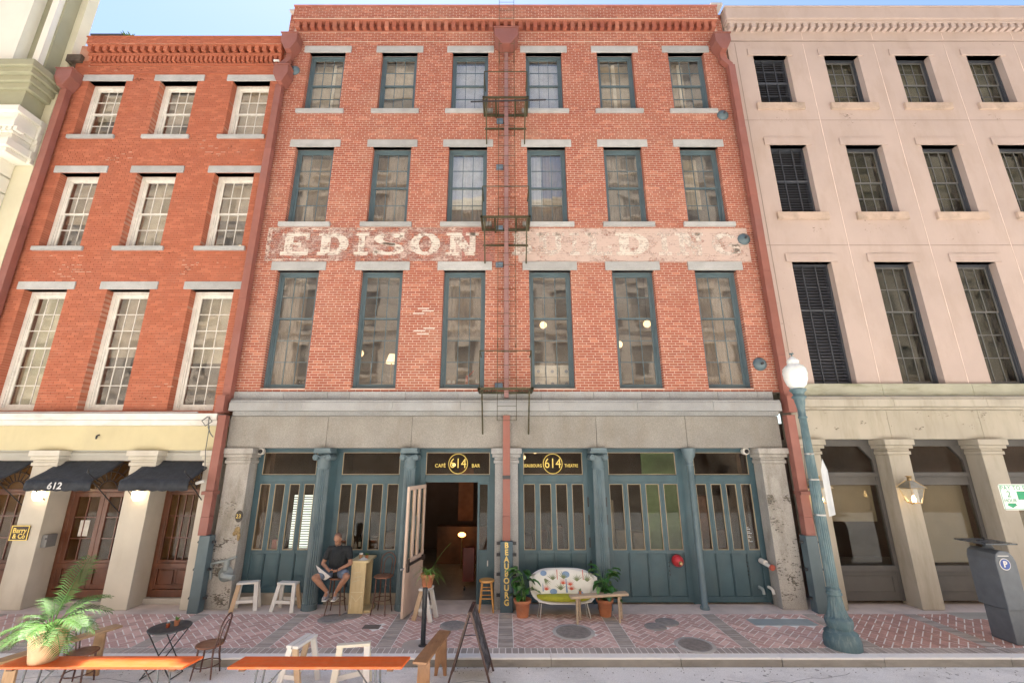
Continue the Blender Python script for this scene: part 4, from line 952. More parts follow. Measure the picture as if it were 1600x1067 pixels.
for z, h, up, lo in RRW:
    for i, x in enumerate(RX):
        piece('lintel', STUC, rb, (x - .70, x + .70, -.035, .18, z + h, z + h + .24), bevel=.006)
        if z > 5.1: piece('sill', mat('stained_stucco', (.50, .38, .30), .9, .1, 3, .002, 60, stain=(.18, .15, .1), stain_amt=.7, stain_scale=1.8), rb, (x - .72, x + .72, -.07, .18, z - .22, z), bevel=.006)
        if i == 0:
            f = MB(); f.frame(x - RW / 2, x + RW / 2, z, z + h, .05, .16, .3); rows = up + lo; mid = z + h * lo / rows
            f.box(x - RW / 2 + .05, x + RW / 2 - .05, .15, .2, mid - .03, mid + .03)
            for c in (-1, 1): f.box(x + c * RW / 6 - .01, x + c * RW / 6 + .01, .14, .17, z + .05, z + h - .05)
            for r_ in range(1, rows):
                zz = z + h * r_ / rows
                if abs(zz - mid) > .05: f.box(x - RW / 2 + .05, x + RW / 2 - .05, .175, .19, zz - .01, zz + .01)
            o = f.build('louvre_frame', DFR, rb)
            zz = z + .06
            while zz < z + h - .08: inst('slat', lvm, o, Vector((x, .19, zz)) - wpos(rb) , None); zz += .085
            piece('louvre_back', BLACKM, rb, (x - .5, x + .5, .29, .3, z + .05, z + h - .05))
        else: window(rb, x, z, RW, h, up, lo, DFR, mat('sash_grey_lit', (.13, .13, .125), .5, .12), GLD, rev=.17, fw=.045, st=.035, mt=.022)  # sash paler than its frame: the lit look of the bars in the colour
rooms(rb, 7.15, 19.9, [4.9, 9.4, 13.2, 16.5], m=mat('office_wall', (.34, .31, .22), .9), fm=mat('office_ceiling', (.5, .48, .4), .9))
for x_, z_ in ((15.3, 14.75), (14.95, 14.3), (14.6, 13.95)): MB().beam((x_ - .2, 1.2, z_), (x_ + .2, 1.6, z_), .05, .03).build('tube_light', glow('office_tube', (1, .95, .8), 6), rb)
OLB = mat('olive_blind', (.20, .19, .13), .9, .1, 2); DKB = mat('dusty_dark_screen', (.10, .095, .075), .9, .25, 1.5)
for x in RX[1:]:
    piece('window_shade', mat('pale_olive_blind', (.36, .34, .24), .9, .08, 2), rb, (x - .52, x + .52, .46, .47, 13.75, 15.4)); piece('window_shade', OLB, rb, (x - .52, x + .52, .46, .47, 10.4, 12.1)); piece('window_shade', DKB, rb, (x - .52, x + .52, .46, .47, 5.1, 8.3))
# control joints
k = MB()
for x_ in (9.48, 11.72, 13.97, 16.2): k.box(x_ - .008, x_ + .008, -.006, -.001, 5.06, 15.97); k.box(x_ - .008, x_ + .008, -.036, -.031, 16.12, 16.38)
k.box(7.08, 7.1, -.0, -.001, 5, 6); k.build('control_joint', mat('pale_sealant', (.74, .6, .53), .8), rb)
k = MB(); k.box(7.3, 7.315, -.005, -.001, 5.06, 16.0); k.box(7.06, 20, -.005, -.001, 8.9, 8.915); k.box(7.06, 20, -.005, -.001, 13.05, 13.062); k.box(7.06, 20, -.006, -.001, 16.06, 16.1); k.build('control_joint', mat('dark_joint', (.28, .22, .19), .9), rb)
# ledge and frieze
LG = mat('mossy_stone', (.38, .37, .285), .85, .12, 1.5, .003, 50, stain=(.13, .14, .06), stain_amt=.65, stain_stretch=(.6, 1, 2.5), stain_scale=2)
xs = [7.06, 9.42, 11.68, 13.9, 16.1, 20]
for a, b in zip(xs, xs[1:]):
    piece('sill_course_block', LG, rb, (a + .003, b - .003, -.1, .4, 4.73, 5.036), bevel=.01)
    k = MB(); k.prism([(-.33, 4.44), (-.33, 4.62), (-.28, 4.63), (-.28, 4.68), (-.1, 4.728), (.4, 4.728), (.4, 4.44)], a + .003, b - .003, 'yz'); k.build('ledge_block', TANS, rb, bevel=.008)
    piece('frieze_block', TANS, rb, (a + .003, b - .003, -.05, .4, 3.68, 4.38), bevel=.006)
piece('ledge_moulding', TANS, rb, (7.06, 20, -.18, .0, 4.382, 4.438))
for x_ in (7.32, 9.45, 11.7, 13.95, 16.2): pilaster(rb, x_, .5, -.1, 3.678, TANS, .72, depth=.5)
RSY = .28
def grey_front(x0, x1, blind, label=None):
    f = MB(); y0, y1 = RSY, RSY + .1
    f.box(x0, x0 + .09, y0, y1, .08, 3.677); f.box(x1 - .09, x1, y0, y1, .08, 3.677); f.box(x0 + .09, x1 - .09, y0, y1, 3.52, 3.677)
    f.box(x0 + .09, x1 - .09, y0 - .05, y1, 2.80, 2.90); f.box(x0 + .09, x1 - .09, y0 + .01, y1, 2.6, 2.799); f.box(x0 + .09, x1 - .09, y0 - .04, y1, .70, .82); f.box(x0 + .09, x1 - .09, y0 + .005, y1, .0 + .08, .699)
    f.prism([(x1 - .09, 3.2), (x1 - .09, 3.52), (x1 - .35, 3.52)], y0 + .005, y1 - .01)
    f.frame(x0 + .2, x1 - .2, .25, .6, .02, y0 - .012, y0 + .004); f.build('shopfront_frame', GREYF, rb, bevel=.006)
    piece('transom_pane', GLS, rb, (x0 + .09, x1 - .09, y0 + .05, y0 + .056, 2.9, 3.52)); piece('pane', GLS, rb, (x0 + .09, x1 - .09, y0 + .05, y0 + .056, .82, 2.6))
    if blind:
        k = MB(); z = 2.58
        while z > blind: k.add([(x0 + .1, .5, z), (x1 - .1, .5, z), (x1 - .1, .51, z - .028), (x0 + .1, .51, z - .028), (x0 + .1, .503, z), (x1 - .1, .503, z), (x1 - .1, .513, z - .028), (x0 + .1, .513, z - .028)], [(0, 1, 2, 3), (7, 6, 5, 4)]); z -= .027
        k.build('blind', mat('taupe_blind', (.36, .32, .25), .8, .05), rb)
grey_front(7.58, 9.19, 1.75); grey_front(9.71, 11.44, .84); grey_front(11.96, 13.69, .84); grey_front(14.21, 15.94, .84)
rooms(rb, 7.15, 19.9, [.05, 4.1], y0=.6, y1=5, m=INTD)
k = MB()
for s in range(3):
    pts = [(7.12 + .03 * s + .05 * math.sin(z * 2 + s), -.16 - .01 * s, z) for z in [4.4 - q * .3 for q in range(11)]]; k.tube(pts, .008, 5)
k.tube([(7.25, -.18, 2.4), (7.3, -.18, 1.9), (7.22, -.18, 1.4), (7.3, -.18, .9)], .006, 5)
tag(k.build('hanging_cable', mat('grey_cable', (.2, .2, .19), .6)), 'bundle of thin cables hanging beside the right maroon downspout', 'cable')
k = MB(); k.tube([(-7.18, -.3, 4.2), (-7.3, -.31, 4.1), (-7.2, -.3, 3.98), (-7.05, -.31, 4.08), (-7.15, -.3, 4.2), (-7.12, -.31, 3.95), (-7.05, -.3, 3.8), (-7.0, -.25, 3.72)], .012, 6); k.tube([(-7.1, -.3, 4.0), (-7.12, -.26, 3.4), (-7.1, -.2, 3.0), (-7.2, -.2, 2.9), (-7.12, -.2, 2.7)], .009, 6)
tag(k.build('hanging_cable', mat('dark_cable', (.12, .13, .13), .6)), 'loop of dark cable hanging from the white ledge left of the downspout', 'cable')
# tiny fern on the parapet
k = MB(); fr = random.Random(9)
for i in range(40):
    a = fr.uniform(0, 2 * PI); l_ = fr.uniform(.05, .2); p0 = Vector((-11.9 + fr.uniform(-.12, .12), -.22, 15.98)); d = Vector((math.cos(a) * .6, -.15 + math.sin(a) * .3, fr.uniform(.3, 1))).normalized()
    p1 = p0 + d * l_; s_ = Vector((.02, 0, .01)); k.add([p0, p0 + s_, p1 + s_ * .5, p1, (p0 + p1) / 2 + Vector((0, .01, 0)) + s_ * 2], [(0, 1, 4, 2, 3)])
tag(k.build('parapet_fern', mat('fern_green', (.07, .12, .02), .7)), 'small green weed growing on the left brick parapet', 'plant')

# ------------------------------------------------------------------ open entrance door (swung outward)
t = thing('open_door', 'pinkish beige entrance door swung open onto the pavement', 'door', (-1.93, .26, 0))
DP = mat('beige_door_paint', (.66, .50, .40), .6, .07, 3, stain=(.5, .36, .27), stain_amt=.35, stain_stretch=(1, 1, .3), stain_scale=5)
hx, hy, ex, ey = -1.95, .24, -2.16, -.70
U = Vector((ex - hx, ey - hy, 0)); DW = U.length; U.normalize(); Vn = Vector((-U.y, U.x, 0))
if Vn.x < 0: Vn = -Vn
def dbox(mb, a, b, z0, z1, t0=-.025, t1=.025):
    P = [Vector((hx, hy, 0)) + U * u + Vn * v for u, v in ((a, t0), (b, t0), (b, t1), (a, t1))]
    vs = [(p.x, p.y, z0) for p in P] + [(p.x, p.y, z1) for p in P]; mb.add(vs, [(0, 1, 2, 3), (7, 6, 5, 4), (0, 4, 5, 1), (1, 5, 6, 2), (2, 6, 7, 3), (3, 7, 4, 0)])
k = MB(); dbox(k, 0, .07, .02, 2.62); dbox(k, DW - .07, DW, .02, 2.62); dbox(k, .07, DW - .07, 2.54, 2.62); dbox(k, .07, DW - .07, .02, 1.12)
for q in (1, 2): u = .07 + (DW - .14) * q / 3; dbox(k, u - .045, u + .045, 1.12, 2.54)
k.build('door_leaf', DP, t, bevel=.005)
for q in range(3):
    a = .07 + (DW - .14) * q / 3 + (.045 if q else 0); b = .07 + (DW - .14) * (q + 1) / 3 - (.045 if q < 2 else 0)
    k = MB(); dbox(k, a, b, 1.12, 2.54, -.003, .003); k.build('pane', GLS, t)
    k = MB(); dbox(k, a + .02, b - .02, 1.2 + .25 * q, 1.75 + .2 * q, -.012, -.008); k.build('blue_pane_sheet', mat('pale_blue_panel', (.25, .36, .42), .5), t)  # pale blue sheet behind each pane, stepped in height
k = MB(); dbox(k, .05, DW - .02, 1.0, 1.05, .045, .085); dbox(k, .05, .12, .97, 1.08, .025, .09); dbox(k, DW - .13, DW - .05, .88, 1.14, .025, .07); k.build('push_bar', mat('dark_brown_metal', (.05, .035, .03), .4), t, bevel=.006)
k = MB(); k.cyl((ex + .02, ey + .04, .97), (ex - .05, ey - .05, .96), .016, n=8); k.sph((ex - .05, ey - .05, .96), .025); k.build('latch', mat('steel', (.4, .4, .4), .35, metal=.8), t)

# ------------------------------------------------------------------ covers in the pavement
MH = mat('manhole_iron', (.27, .25, .235), .7, .2, 12, .002, 90, stain=(.35, .31, .28), stain_amt=.5, stain_scale=6)
mhl = ['large patterned manhole cover in front of the sofa', 'oval-looking manhole cover near the kerb toward the lamp post, patched with cement', 'round cover nearest the seated man', 'round cover beside the foot of the pine counter', 'round cover in front of the entrance, behind the chalkboard', 'smaller left one of two round covers right of the sofa', 'right one of two round covers right of the sofa']
for i, (x_, y_, r_) in enumerate(HOLES):
    t = thing('manhole_cover', mhl[i], 'manhole cover', (x_, y_, 0), 0, 'round covers in the pavement')
    MB().lathe([(r_ + .065, -.02), (r_ + .065, .004), (r_, .005)], (x_, y_, 0), 36).build('collar', CONC if i < 2 else mat('grey_collar', (.3, .28, .26), .9, .15, 6), t)
    MB().lathe([(r_, -.01), (r_ * .985, .008), (.01, .0085)], (x_, y_, 0), 36, smooth=False).build('lid', MH, t)
    if r_ > .25:
        b = MB()
        for a in range(-9, 10):
            for c_ in range(-9, 10):
                px, py = a * r_ / 9, c_ * r_ / 9
                if px * px + py * py < (r_ * .88) ** 2: b.box(x_ + px - .012, x_ + px + .012, y_ + py - .008, y_ + py + .008, .0085, .013)
        tag(b.build('lid_studs', MH, t), kind='stuff')
t = tag(piece('utility_cover', mat('dark_iron_plate', (.17, .14, .12), .7, .2, 10), None, (RECTS[0][0], RECTS[0][1], RECTS[0][2], RECTS[0][3], -.02, .004)), 'small square iron cover in the bricks between the two stools', 'cover')
t = tag(piece('steel_hatch', mat('pale_blue_steel_plate', (.36, .42, .43), .55, .08, 3, metal=.2), None, (RECTS[1][0], RECTS[1][1], RECTS[1][2], RECTS[1][3], -.02, .006), bevel=.02), 'pale blue-grey steel plate in the pavement left of the lamp post', 'hatch')
t = tag(piece('concrete_patch', mat('grey_concrete_patch', (.40, .38, .34), .9, .12, 3), None, (RECTS[2][0], RECTS[2][1], RECTS[2][2], RECTS[2][3], -.02, .003), bevel=.01), 'grey concrete slab in the red pavers left of the parking meter', 'slab')
k = MB(); x0, x1, y0, y1 = RECTS[3]; k.prism([(x0 + .1, y0), (x1 - .1, y0), (x1, y0 + .12), (x1, y1 - .12), (x1 - .1, y1), (x0 + .1, y1), (x0, y1 - .12), (x0, y0 + .12)], -.02, .003, 'xy'); tag(k.build('post_collar', PAVG), 'grey eight-sided patch around the foot of the black post', 'patch')

# ------------------------------------------------------------------ street lamp
LGR = mat('verdigris_paint', (.08, .14, .16), .5, .16, 5, .001, 60, stain=(.30, .36, .34), stain_amt=.4, stain_stretch=(4, 4, .8), stain_scale=4)
lx, ly = 6.0, -2.0
t = thing('street_lamp', 'tall green fluted street lamp with a white acorn globe by the kerb', 'street lamp', (lx, ly, 0))
MB().lathe([(0.2849, 0), (0.2888, .1), (0.2772, .16), (0.2541, .2), (0.2580, .24), (0.2079, .27), (0.1925, .3)], (lx, ly, 0), 32).build('base', LGR, t)
MB().lathe([(0.1925, .301), (0.2118, .36), (0.2194, .42), (0.2079, .46), (0.1694, .5), (0.1309, .62), (0.1116, .78), (0.1078, .82)], (lx, ly, 0), 36, flute=(.47, .81, .92), smooth=False).build('flared_foot', LGR, t)
MB().lathe([(0.1078, .822), (0.1270, .84), (0.1270, .87), (0.1078, .885), (0.1193, .9), (0.1155, .93), (0.0986, .95)], (lx, ly, 0), 28).build('collar', LGR, t)
MB().lathe([(0.0986, .952), (0.0963, 2.4), (0.0655, 4.0)], (lx, ly, 0), 36, flute=(.9, 4.1, .9), smooth=False).build('shaft', LGR, t)
MB().lathe([(0.0655, 4.002), (0.0847, 4.02), (0.0847, 4.04), (0.0655, 4.06), (0.0693, 4.2), (0.0963, 4.36), (0.1001, 4.4), (0.1309, 4.42), (0.1309, 4.45), (0.0924, 4.48), (0.1155, 4.53), (0.1540, 4.57), (0.1540, 4.6)], (lx, ly, 0), 28).build('capital', LGR, t)
MB().lathe([(0.1080, 4.602), (0.1710, 4.68), (0.2115, 4.8), (0.2250, 4.92), (0.2115, 5.02), (0.1710, 5.08), (0.1170, 5.11), (0.1080, 5.16), (0.1170, 5.17), (0.1080, 5.2), (0.0540, 5.26), (0.0180, 5.29)], (lx, ly, 0), 32).build('globe', mat('milky_globe', (.78, .80, .76), .25, .03, 5, coat=.6, sss=.2), t)
k = MB(); k.cyl((lx, ly, 5.29), (lx, ly, 5.36), .014, n=8); k.box(lx - .045, lx + .045, ly - .01, ly + .01, 5.335, 5.355); k.box(lx - .01, lx + .01, ly - .045, ly + .045, 5.335, 5.355); k.build('finial', LGR, t)
k = MB(); [k.lathe([(r_, z), (r_, z + .03)], (lx, ly, 0), 20) for z, r_ in ((2.18, .102), (3.3, .086), (2.82, .096))]; k.build('strap', mat('steel', (.4, .4, .4), .35, metal=.8), t)
t = thing('traffic_sign', 'sign plate strapped to the street lamp, seen edge-on from behind', 'sign', (6.2, -2.0, 2.2))
k = MB(); a = Vector((6.16, -2.02, 0)); b = Vector((6.5, -1.72, 0)); k.add([(a.x, a.y, 2.16), (b.x, b.y, 2.16), (b.x, b.y, 3.0), ((a.x + b.x) / 2, (a.y + b.y) / 2, 3.22), (a.x, a.y, 3.0), (a.x + .004, a.y, 2.16), (b.x + .004, b.y, 2.16), (b.x + .004, b.y, 3.0), ((a.x + b.x) / 2 + .004, (a.y + b.y) / 2, 3.22), (a.x + .004, a.y, 3.0)], [(0, 1, 2, 3, 4), (9, 8, 7, 6, 5), (0, 5, 6, 1), (1, 6, 7, 2), (2, 7, 8, 3), (3, 8, 9, 4), (4, 9, 5, 0)]); k.build('plate', mat('sign_back', (.6, .62, .63), .5), t)
# gas lanterns
def lantern(x, label):
    t = thing('gas_lantern', label, 'lantern', (x, -.36, 2.25), 0, 'gas lanterns on the stone pilasters'); y = -.36; fr = MB()
    C4 = [(-1, -1), (1, -1), (1, 1), (-1, 1)]; b0, b1, z0, z1 = .09, .155, 2.25, 2.57
    for i, j in C4: fr.beam((x + i * b0, y + j * b0, z0), (x + i * b1, y + j * b1, z1), .014, .014)
    for s, z in ((b0, z0), (b1, z1)):
        for q in range(4): a, b = C4[q], C4[(q + 1) % 4]; fr.beam((x + a[0] * s, y + a[1] * s, z), (x + b[0] * s, y + b[1] * s, z), .016, .016)
    for i, j in C4: fr.beam((x + i * .19, y + j * .19, 2.575), (x + i * .05, y + j * .05, 2.74), .014, .014)
    fr.build('frame', BRASS, t)
    r = MB(); r.add([(x + i * .19, y + j * .19, 2.578) for i, j in C4] + [(x + i * .05, y + j * .05, 2.735) for i, j in C4], [(0, 1, 5, 4), (1, 2, 6, 5), (2, 3, 7, 6), (3, 0, 4, 7), (4, 5, 6, 7), (3, 2, 1, 0)]); r.build('roof', GLC if False else mat('lantern_roof', (.40, .36, .27), .4, .15, 8, metal=.5), t)
    MB().lathe([(.045, 2.735), (.045, 2.82), (.06, 2.825), (.06, 2.84)], (x, y, 0), 14).build('chimney', BRASS, t)
    for q in range(4):
        a, b = C4[q], C4[(q + 1) % 4]; MB().add([(x + a[0] * b0, y + a[1] * b0, z0), (x + b[0] * b0, y + b[1] * b0, z0), (x + b[0] * b1, y + b[1] * b1, z1), (x + a[0] * b1, y + a[1] * b1, z1)], [(0, 1, 2, 3)]).build('pane', GLC, t)
    MB().lathe([(.03, 2.27), (.04, 2.33), (.012, 2.42)], (x, y, 0), 10).build('flame', glow('gas_flame', (1, .62, .25), 9), t)
    MB().tube([(x, -.12, 2.3), (x, -.3, 2.22), (x, y, 2.25)], .014, 8).build('bracket', BRASS, t)
lantern(9.33, 'lit brass gas lantern on the stone pilaster right of the street lamp'); lantern(7.22, 'lit brass gas lantern half hidden behind the street lamp')
# parking sign
t = thing('parking_sign', 'white and green pay-to-park sign cut off by the right edge', 'sign', (10.45, -1.5, 2.2))
k = MB(); k.prism([(10.10 + .03, 2.22), (10.87, 2.22), (10.9, 2.25), (10.9, 2.69), (10.87, 2.72), (10.13, 2.72), (10.1, 2.69), (10.1, 2.25)], -1.5, -1.496); k.build('plate', mat('sign_white', (.78, .8, .79), .4, .03), t)
GRN = mat('sign_green', (.01, .32, .14), .4)
k = MB().frame(10.115, 10.885, 2.235, 2.705, .008, -1.503, -1.5005); k.box(10.44, 10.8, -1.503, -1.5005, 2.42, 2.58); k.prism([(10.2, 2.31), (10.36, 2.31), (10.36, 2.35), (10.2, 2.35)], -1.503, -1.5005); k.prism([(10.17, 2.322), (10.39, 2.322), (10.28, 2.262)], -1.5035, -1.501); k.build('green_marks', GRN, t)
lettering('lettering', 'PAY TO PARK', .115, GRN, t, (10.5, -1.502, 2.645), sx=1.0, space=1.05); lettering('lettering', '2', .17, GRN, t, (10.27, -1.502, 2.52)); lettering('lettering', 'HOUR', .09, GRN, t, (10.27, -1.502, 2.40))
MB().cyl((10.86, -1.46, -.0), (10.86, -1.46, 2.9), .025, n=10).build('pole', mat('steel', (.4, .4, .4), .35, metal=.8), t)
# parking meter kiosk
MT = mat('slate_grey_metal', (.115, .13, .15), .5, .12, 6)
t = thing('parking_kiosk', 'slate-grey parking pay station with round blue P badge and flat solar panel', 'parking meter', (9.15, -1.75, 0))
x0, x1, y0, y1 = 9.14, 9.52, -1.98, -1.45
k = MB(); k.prism([(y0, .55), (y1, .55), (y1, 1.38), (y1 - .05, 1.49), (y1 - .14, 1.555), (y0 + .14, 1.555), (y0 + .05, 1.49), (y0, 1.38)], x0 + 0, x1, 'yz'); 
k = MB(); k.prism([(x0, .56), (x1, .56), (x1, 1.36), (x1 - .03, 1.46), (x1 - .1, 1.54), (x1 - .2, 1.56), (x0 + .12, 1.56), (x0 + .03, 1.5), (x0, 1.4)], y0, y1); k.build('cabinet', MT, t, bevel=.015)
piece('pedestal', MT, t, (x0 + .03, x1 - .03, y0 + .04, y1 - .06, 0, .558), bevel=.012)
k = MB(); k.box(x0 - .12, x1 + .1, y0 - .02, y1 + .05, 1.66, 1.685); k.build('solar_panel', mat('solar_dark', (.06, .07, .08), .3), t, bevel=.006)
MB().lathe([(.09, 1.56), (.06, 1.6), (.05, 1.66)], ((x0 + x1) / 2, -1.72, 0), 14).build('panel_stem', MT, t); MB().cyl((9.42, -1.6, 1.69), (9.42, -1.6, 1.74), .02, n=8).build('antenna', BLACKM, t)
BLU = mat('badge_blue', (.02, .06, .28), .4)
bx, bz = x0 + .15, 1.33
MB().lathe([(.10, y0 - .009), (.10, y0 - .004)], (bx, 0, bz), 28, 'y').build('badge', WHT, t); MB().lathe([(.088, y0 - .012), (.088, y0 - .0095)], (bx, 0, bz), 28, 'y').build('badge_face', BLU, t)
lettering('letter', 'P', .14, WHT, t, (bx, y0 - .0135, bz), offset=.006); MB().box(x0 + .06, x0 + .26, y0 - .004, y0 - .001, 1.465, 1.478).build('white_stripe', WHT, t)

# ------------------------------------------------------------------ fittings on the shopfront
t = thing('gas_regulator', 'grey fire-department valve with pipes on the left granite pilaster', 'valve', (-6.2, .1, .85)); GMT = mat('grey_pipe_paint', (.30, .34, .34), .5, .1, 6)
MB().lathe([(.05, -.2), (.06, -.12), (.16, -.1), (.16, -.02), (.1, 0), (.1, .2)], (-6.3, 0, .72), 20, 'y').build('valve_body', GMT, t); MB().cyl((-6.26, -.2, .7), (-6.02, -.24, .68), .055, n=12).build('outlet', GMT, t)
MB().tube([(-6.62, -.1, .62), (-6.62, -.14, .95), (-6.4, -.15, .98), (-6.3, -.1, 1.0), (-6.1, -.1, 1.08)], .03, 10).build('pipe', GMT, t); MB().cyl((-6.3, -.1, .8), (-6.3, -.1, 1.02), .06, n=12).build('neck', GMT, t)
t = thing('alarm_bell', 'round red alarm bell on the teal shopfront', 'bell', (4.02, .2, .9)); MB().lathe([(.04, .1), (.09, .14), (.125, .2), (.135, .27), (.13, .29)], (4.02, 0, .92), 28, 'y').build('gong', mat('red_enamel', (.55, .03, .04), .35, coat=.4), t); MB().lathe([(.03, .06), (.045, .09), (.05, .12)], (4.03, 0, .9), 12, 'y').build('centre', BRASS, t)
t = thing('hose_connection', 'white pipe stub with red cap on the right teal panel', 'pipe fitting', (6.02, .2, .85)); MB().cyl((5.98, .29, .92), (6.0, .12, .9), .06, n=14).build('flange', WHT, t); MB().cyl((6.0, .15, .88), (6.05, .0, .84), .04, n=12).build('stub', WHT, t); MB().cyl((6.05, .0, .84), (6.06, -.04, .83), .065, n=14).build('red_cap', mat('red_cap', (.5, .12, .08), .5), t)
for x_, m_, l_ in ((5.86, GMT, 'grey pipe elbow low on the right teal panel'), (6.08, WHT, 'white pipe elbow low beside the right stone pilaster')):
    tag(MB().tube([(x_, .29, .36), (x_, .2, .36), (x_ + .01, .15, .33), (x_ + .01, .13, .25)], .035, 10).build('pipe_elbow', m_), l_, 'pipe')
for x_, l_ in ((-6.02, 'white dome camera at the left end above the teal shopfront'), (5.9, 'white dome camera at the right end above the teal shopfront')):
    t = thing('dome_camera', l_, 'camera', (x_, .1, 3.4)); MB().lathe([(.085, .1), (.09, .14), (.085, .2)], (x_, 0, 3.40), 20, 'y').build('housing', WHT, t); MB().sph((x_ + .01, .1, 3.39), (.05, .05, .05)).build('lens', BLACKM, t)
for x_, z_, l_ in ((-7.05, 2.72, 'small white camera beside the awning and the downspout'), (-6.98, 14.97, 'small white camera under the top left rain head')):
    tag(MB().cyl((x_ - .1, -.35, z_ - .05), (x_ + .05, -.3, z_), .035, n=10).build('camera', WHT), l_, 'camera')
t = thing('house_number', 'dark oval emblem with gilt number on the left granite pilaster', 'emblem', (-6.16, -.1, 1.9)); MB().sph((-6.2, -.07, 1.93), (.09, .02, .13), 18, 10).build('oval', mat('emblem_dark', (.06, .05, .04), .5), t)
lettering('lettering', '23', .12, GOLD, t, (-6.2, -.095, 1.93), depth=.004)
k = MB().sph((-6.19, -.07, 1.62), (.07, .02, .09), 12, 8).sph((-6.14, -.07, 1.5), (.04, .02, .1), 10, 8).sph((-6.25, -.07, 1.56), (.04, .02, .05), 10, 8); tag(k.build('emblem', mat('weathered_gilt', (.28, .2, .09), .6, .4, 30)), 'weathered gilt emblem below the dark oval on the left granite pilaster', 'emblem')

# ------------------------------------------------------------------ furniture makers (local coordinates, z up)
def sawhorse(name, label, cat, loc, rz, H=.55, L=.42, raw=(), grp='white sawhorse stools'):
    """splayed plank stool: top of two boards, four plank legs, rail"""
    t = thing(name, label, cat, loc, rz, grp)
    for s in (-1, 1): MB().box(-L / 2, L / 2, s * .055 - .045, s * .055 + .045, H - .04, H).build('top_board', WOODW, t, local=True, bevel=.004)
    for i, sx in enumerate((-1, 1)):
        for j, sy in enumerate((-1, 1)):
            m = PINE if (i * 2 + j) in raw else WOODW
            MB().beam((sx * (L / 2 - .03), sy * .04, H - .041), (sx * (L / 2 - .02), sy * .19, 0), .038, .09, (0, 1, 0)).build('leg', m, t, local=True, bevel=.003)
        MB().beam((sx * (L / 2 - .03), -.12, .2), (sx * (L / 2 - .03), .12, .2), .03, .06).build('stretcher', WOODW, t, local=True, bevel=.003)
    MB().beam((-L / 2 + .05, 0, .2), (L / 2 - .05, 0, .2), .03, .06).build('rail', WOODW, t, local=True, bevel=.003)
    return t
def frame_stool(label, loc, rz, raw=()):
    """tall trapezoid stool of white boards, as against the shopfront"""
    t = thing('sawhorse_stool', label, 'stool', loc, rz, 'white sawhorse stools'); H = .56; L = .44
    MB().box(-L / 2, L / 2, -.11, -.02, H - .04, H).build('top_board', WOODW, t, local=True, bevel=.004); MB().box(-L / 2, L / 2, -.015, .07, H - .04, H).build('top_board', WOODW, t, local=True, bevel=.004)
    for i, sx in enumerate((-1, 1)):
        for j, sy in enumerate((-1, 1)):
            MB().beam((sx * (L / 2 - .045), sy * .06 - .02, H - .041), (sx * (L / 2 - .0 + .02), sy * .16 - .02, 0), .085, .035, (0, 1, 0)).build('leg', PINE if (i * 2 + j) in raw else WOODW, t, local=True, bevel=.003)
    for sy in (-1, 1): MB().box(-L / 2 + .05, L / 2 - .05, sy * .135 - .035, sy * .135 - .01, .16, .22).build('rail', WOODW, t, local=True, bevel=.003)
    return t
frame_stool('white sawhorse stool at the far left by the granite pilaster', (-5.66, -.02, 0), .25, (0,))
frame_stool('white sawhorse stool with one raw pine side, left of the fluted column', (-4.86, -.05, 0), -.12, (3,))
sawhorse('sawhorse', 'white sawhorse carrying the spider plant beside the open door', 'stool', (-1.68, -.62, 0), math.radians(75), H=.6, L=.34, raw=(1,))
sawhorse('sawhorse', 'white sawhorse stool with raw brown end boards behind the right orange table', 'stool', (-3.2, -3.02, -.14), math.radians(78), H=.62, L=.5, raw=(0, 3))
t = thing('sawhorse', 'unpainted pale pine sawhorse behind the middle of the right orange table', 'stool', (-2.36, -3.1, -.14), .18, 'white sawhorse stools')
PL2 = mat('whitewashed_pine', (.74, .70, .58), .6, .06, 4)
MB().box(-.25, .25, -.06, .04, .56, .6).build('top_board', PL2, t, local=True, bevel=.004)
for sx in (-1, 1):
    for sy in (-1, 1): MB().beam((sx * .2, sy * .03, .56), (sx * .25, sy * .2, 0), .09, .035, (0, 1, 0)).build('leg', PL2 if sx * sy > 0 else WOODW, t, local=True, bevel=.003)
MB().beam((-.22, .0, .14), (.22, .0, .2), .03, .07).build('rail', WOODW, t, local=True)
def bent_chair(label, loc, rz, H=.46, stool=False):
    t = thing('bar_stool' if stool else 'bentwood_chair', label, 'stool' if stool else 'chair', loc, rz)
    MB().lathe([(.18, H - .035), (.205, H - .02), (.2, H), (.16, H - .008)], n=28).build('seat', BENTS, t, local=True)
    for a in (45, 135, 225, 315):
        a = math.radians(a); c, s = math.cos(a), math.sin(a); sp = 1.35 if stool else 1.2
        pts = [(c * .16, s * .16, H - .04), (c * .165, s * .165, H * .6), (c * .19, s * .19, H * .3), (c * .16 * sp * 1.1, s * .16 * sp * 1.1, 0)]
        MB().tube(pts, [.016, .016, .014, .011], 8).build('leg', BENT, t, local=True)
    k = MB(); rz_ = H * .38; k.tube([(.19 * math.cos(2 * PI * q / 20), .19 * math.sin(2 * PI * q / 20), rz_) for q in range(20)], .009, 6, closed=True); k.build('ring', BENT, t, local=True)
    def arch(w_, h_, r_, y0, nm):
        pts = [(-w_, y0, H - .03)]
        for q in range(15):
            a = PI * q / 14; pts.append((-w_ * 1.12 * math.cos(a), y0 + .05 + .035 * math.sin(a), H + h_ * .62 + h_ * .38 * math.sin(a)))
        pts.append((w_, y0, H - .03)); MB().tube(pts, r_, 8).build(nm, BENT, t, local=True)
    if stool != 'low': arch(.15, .42, .013, .15, 'back_hoop'); arch(.085, .33, .010, .155, 'inner_hoop')
    return t
bent_chair('tall bentwood bar stool with hoop back right of the pine counter', (-2.86, -.28, 0), -.2, H=.74, stool=True)
bent_chair('dark bentwood chair with hoop back to the right of the small bistro table', (-4.83, -2.72, -.14), math.radians(-82))
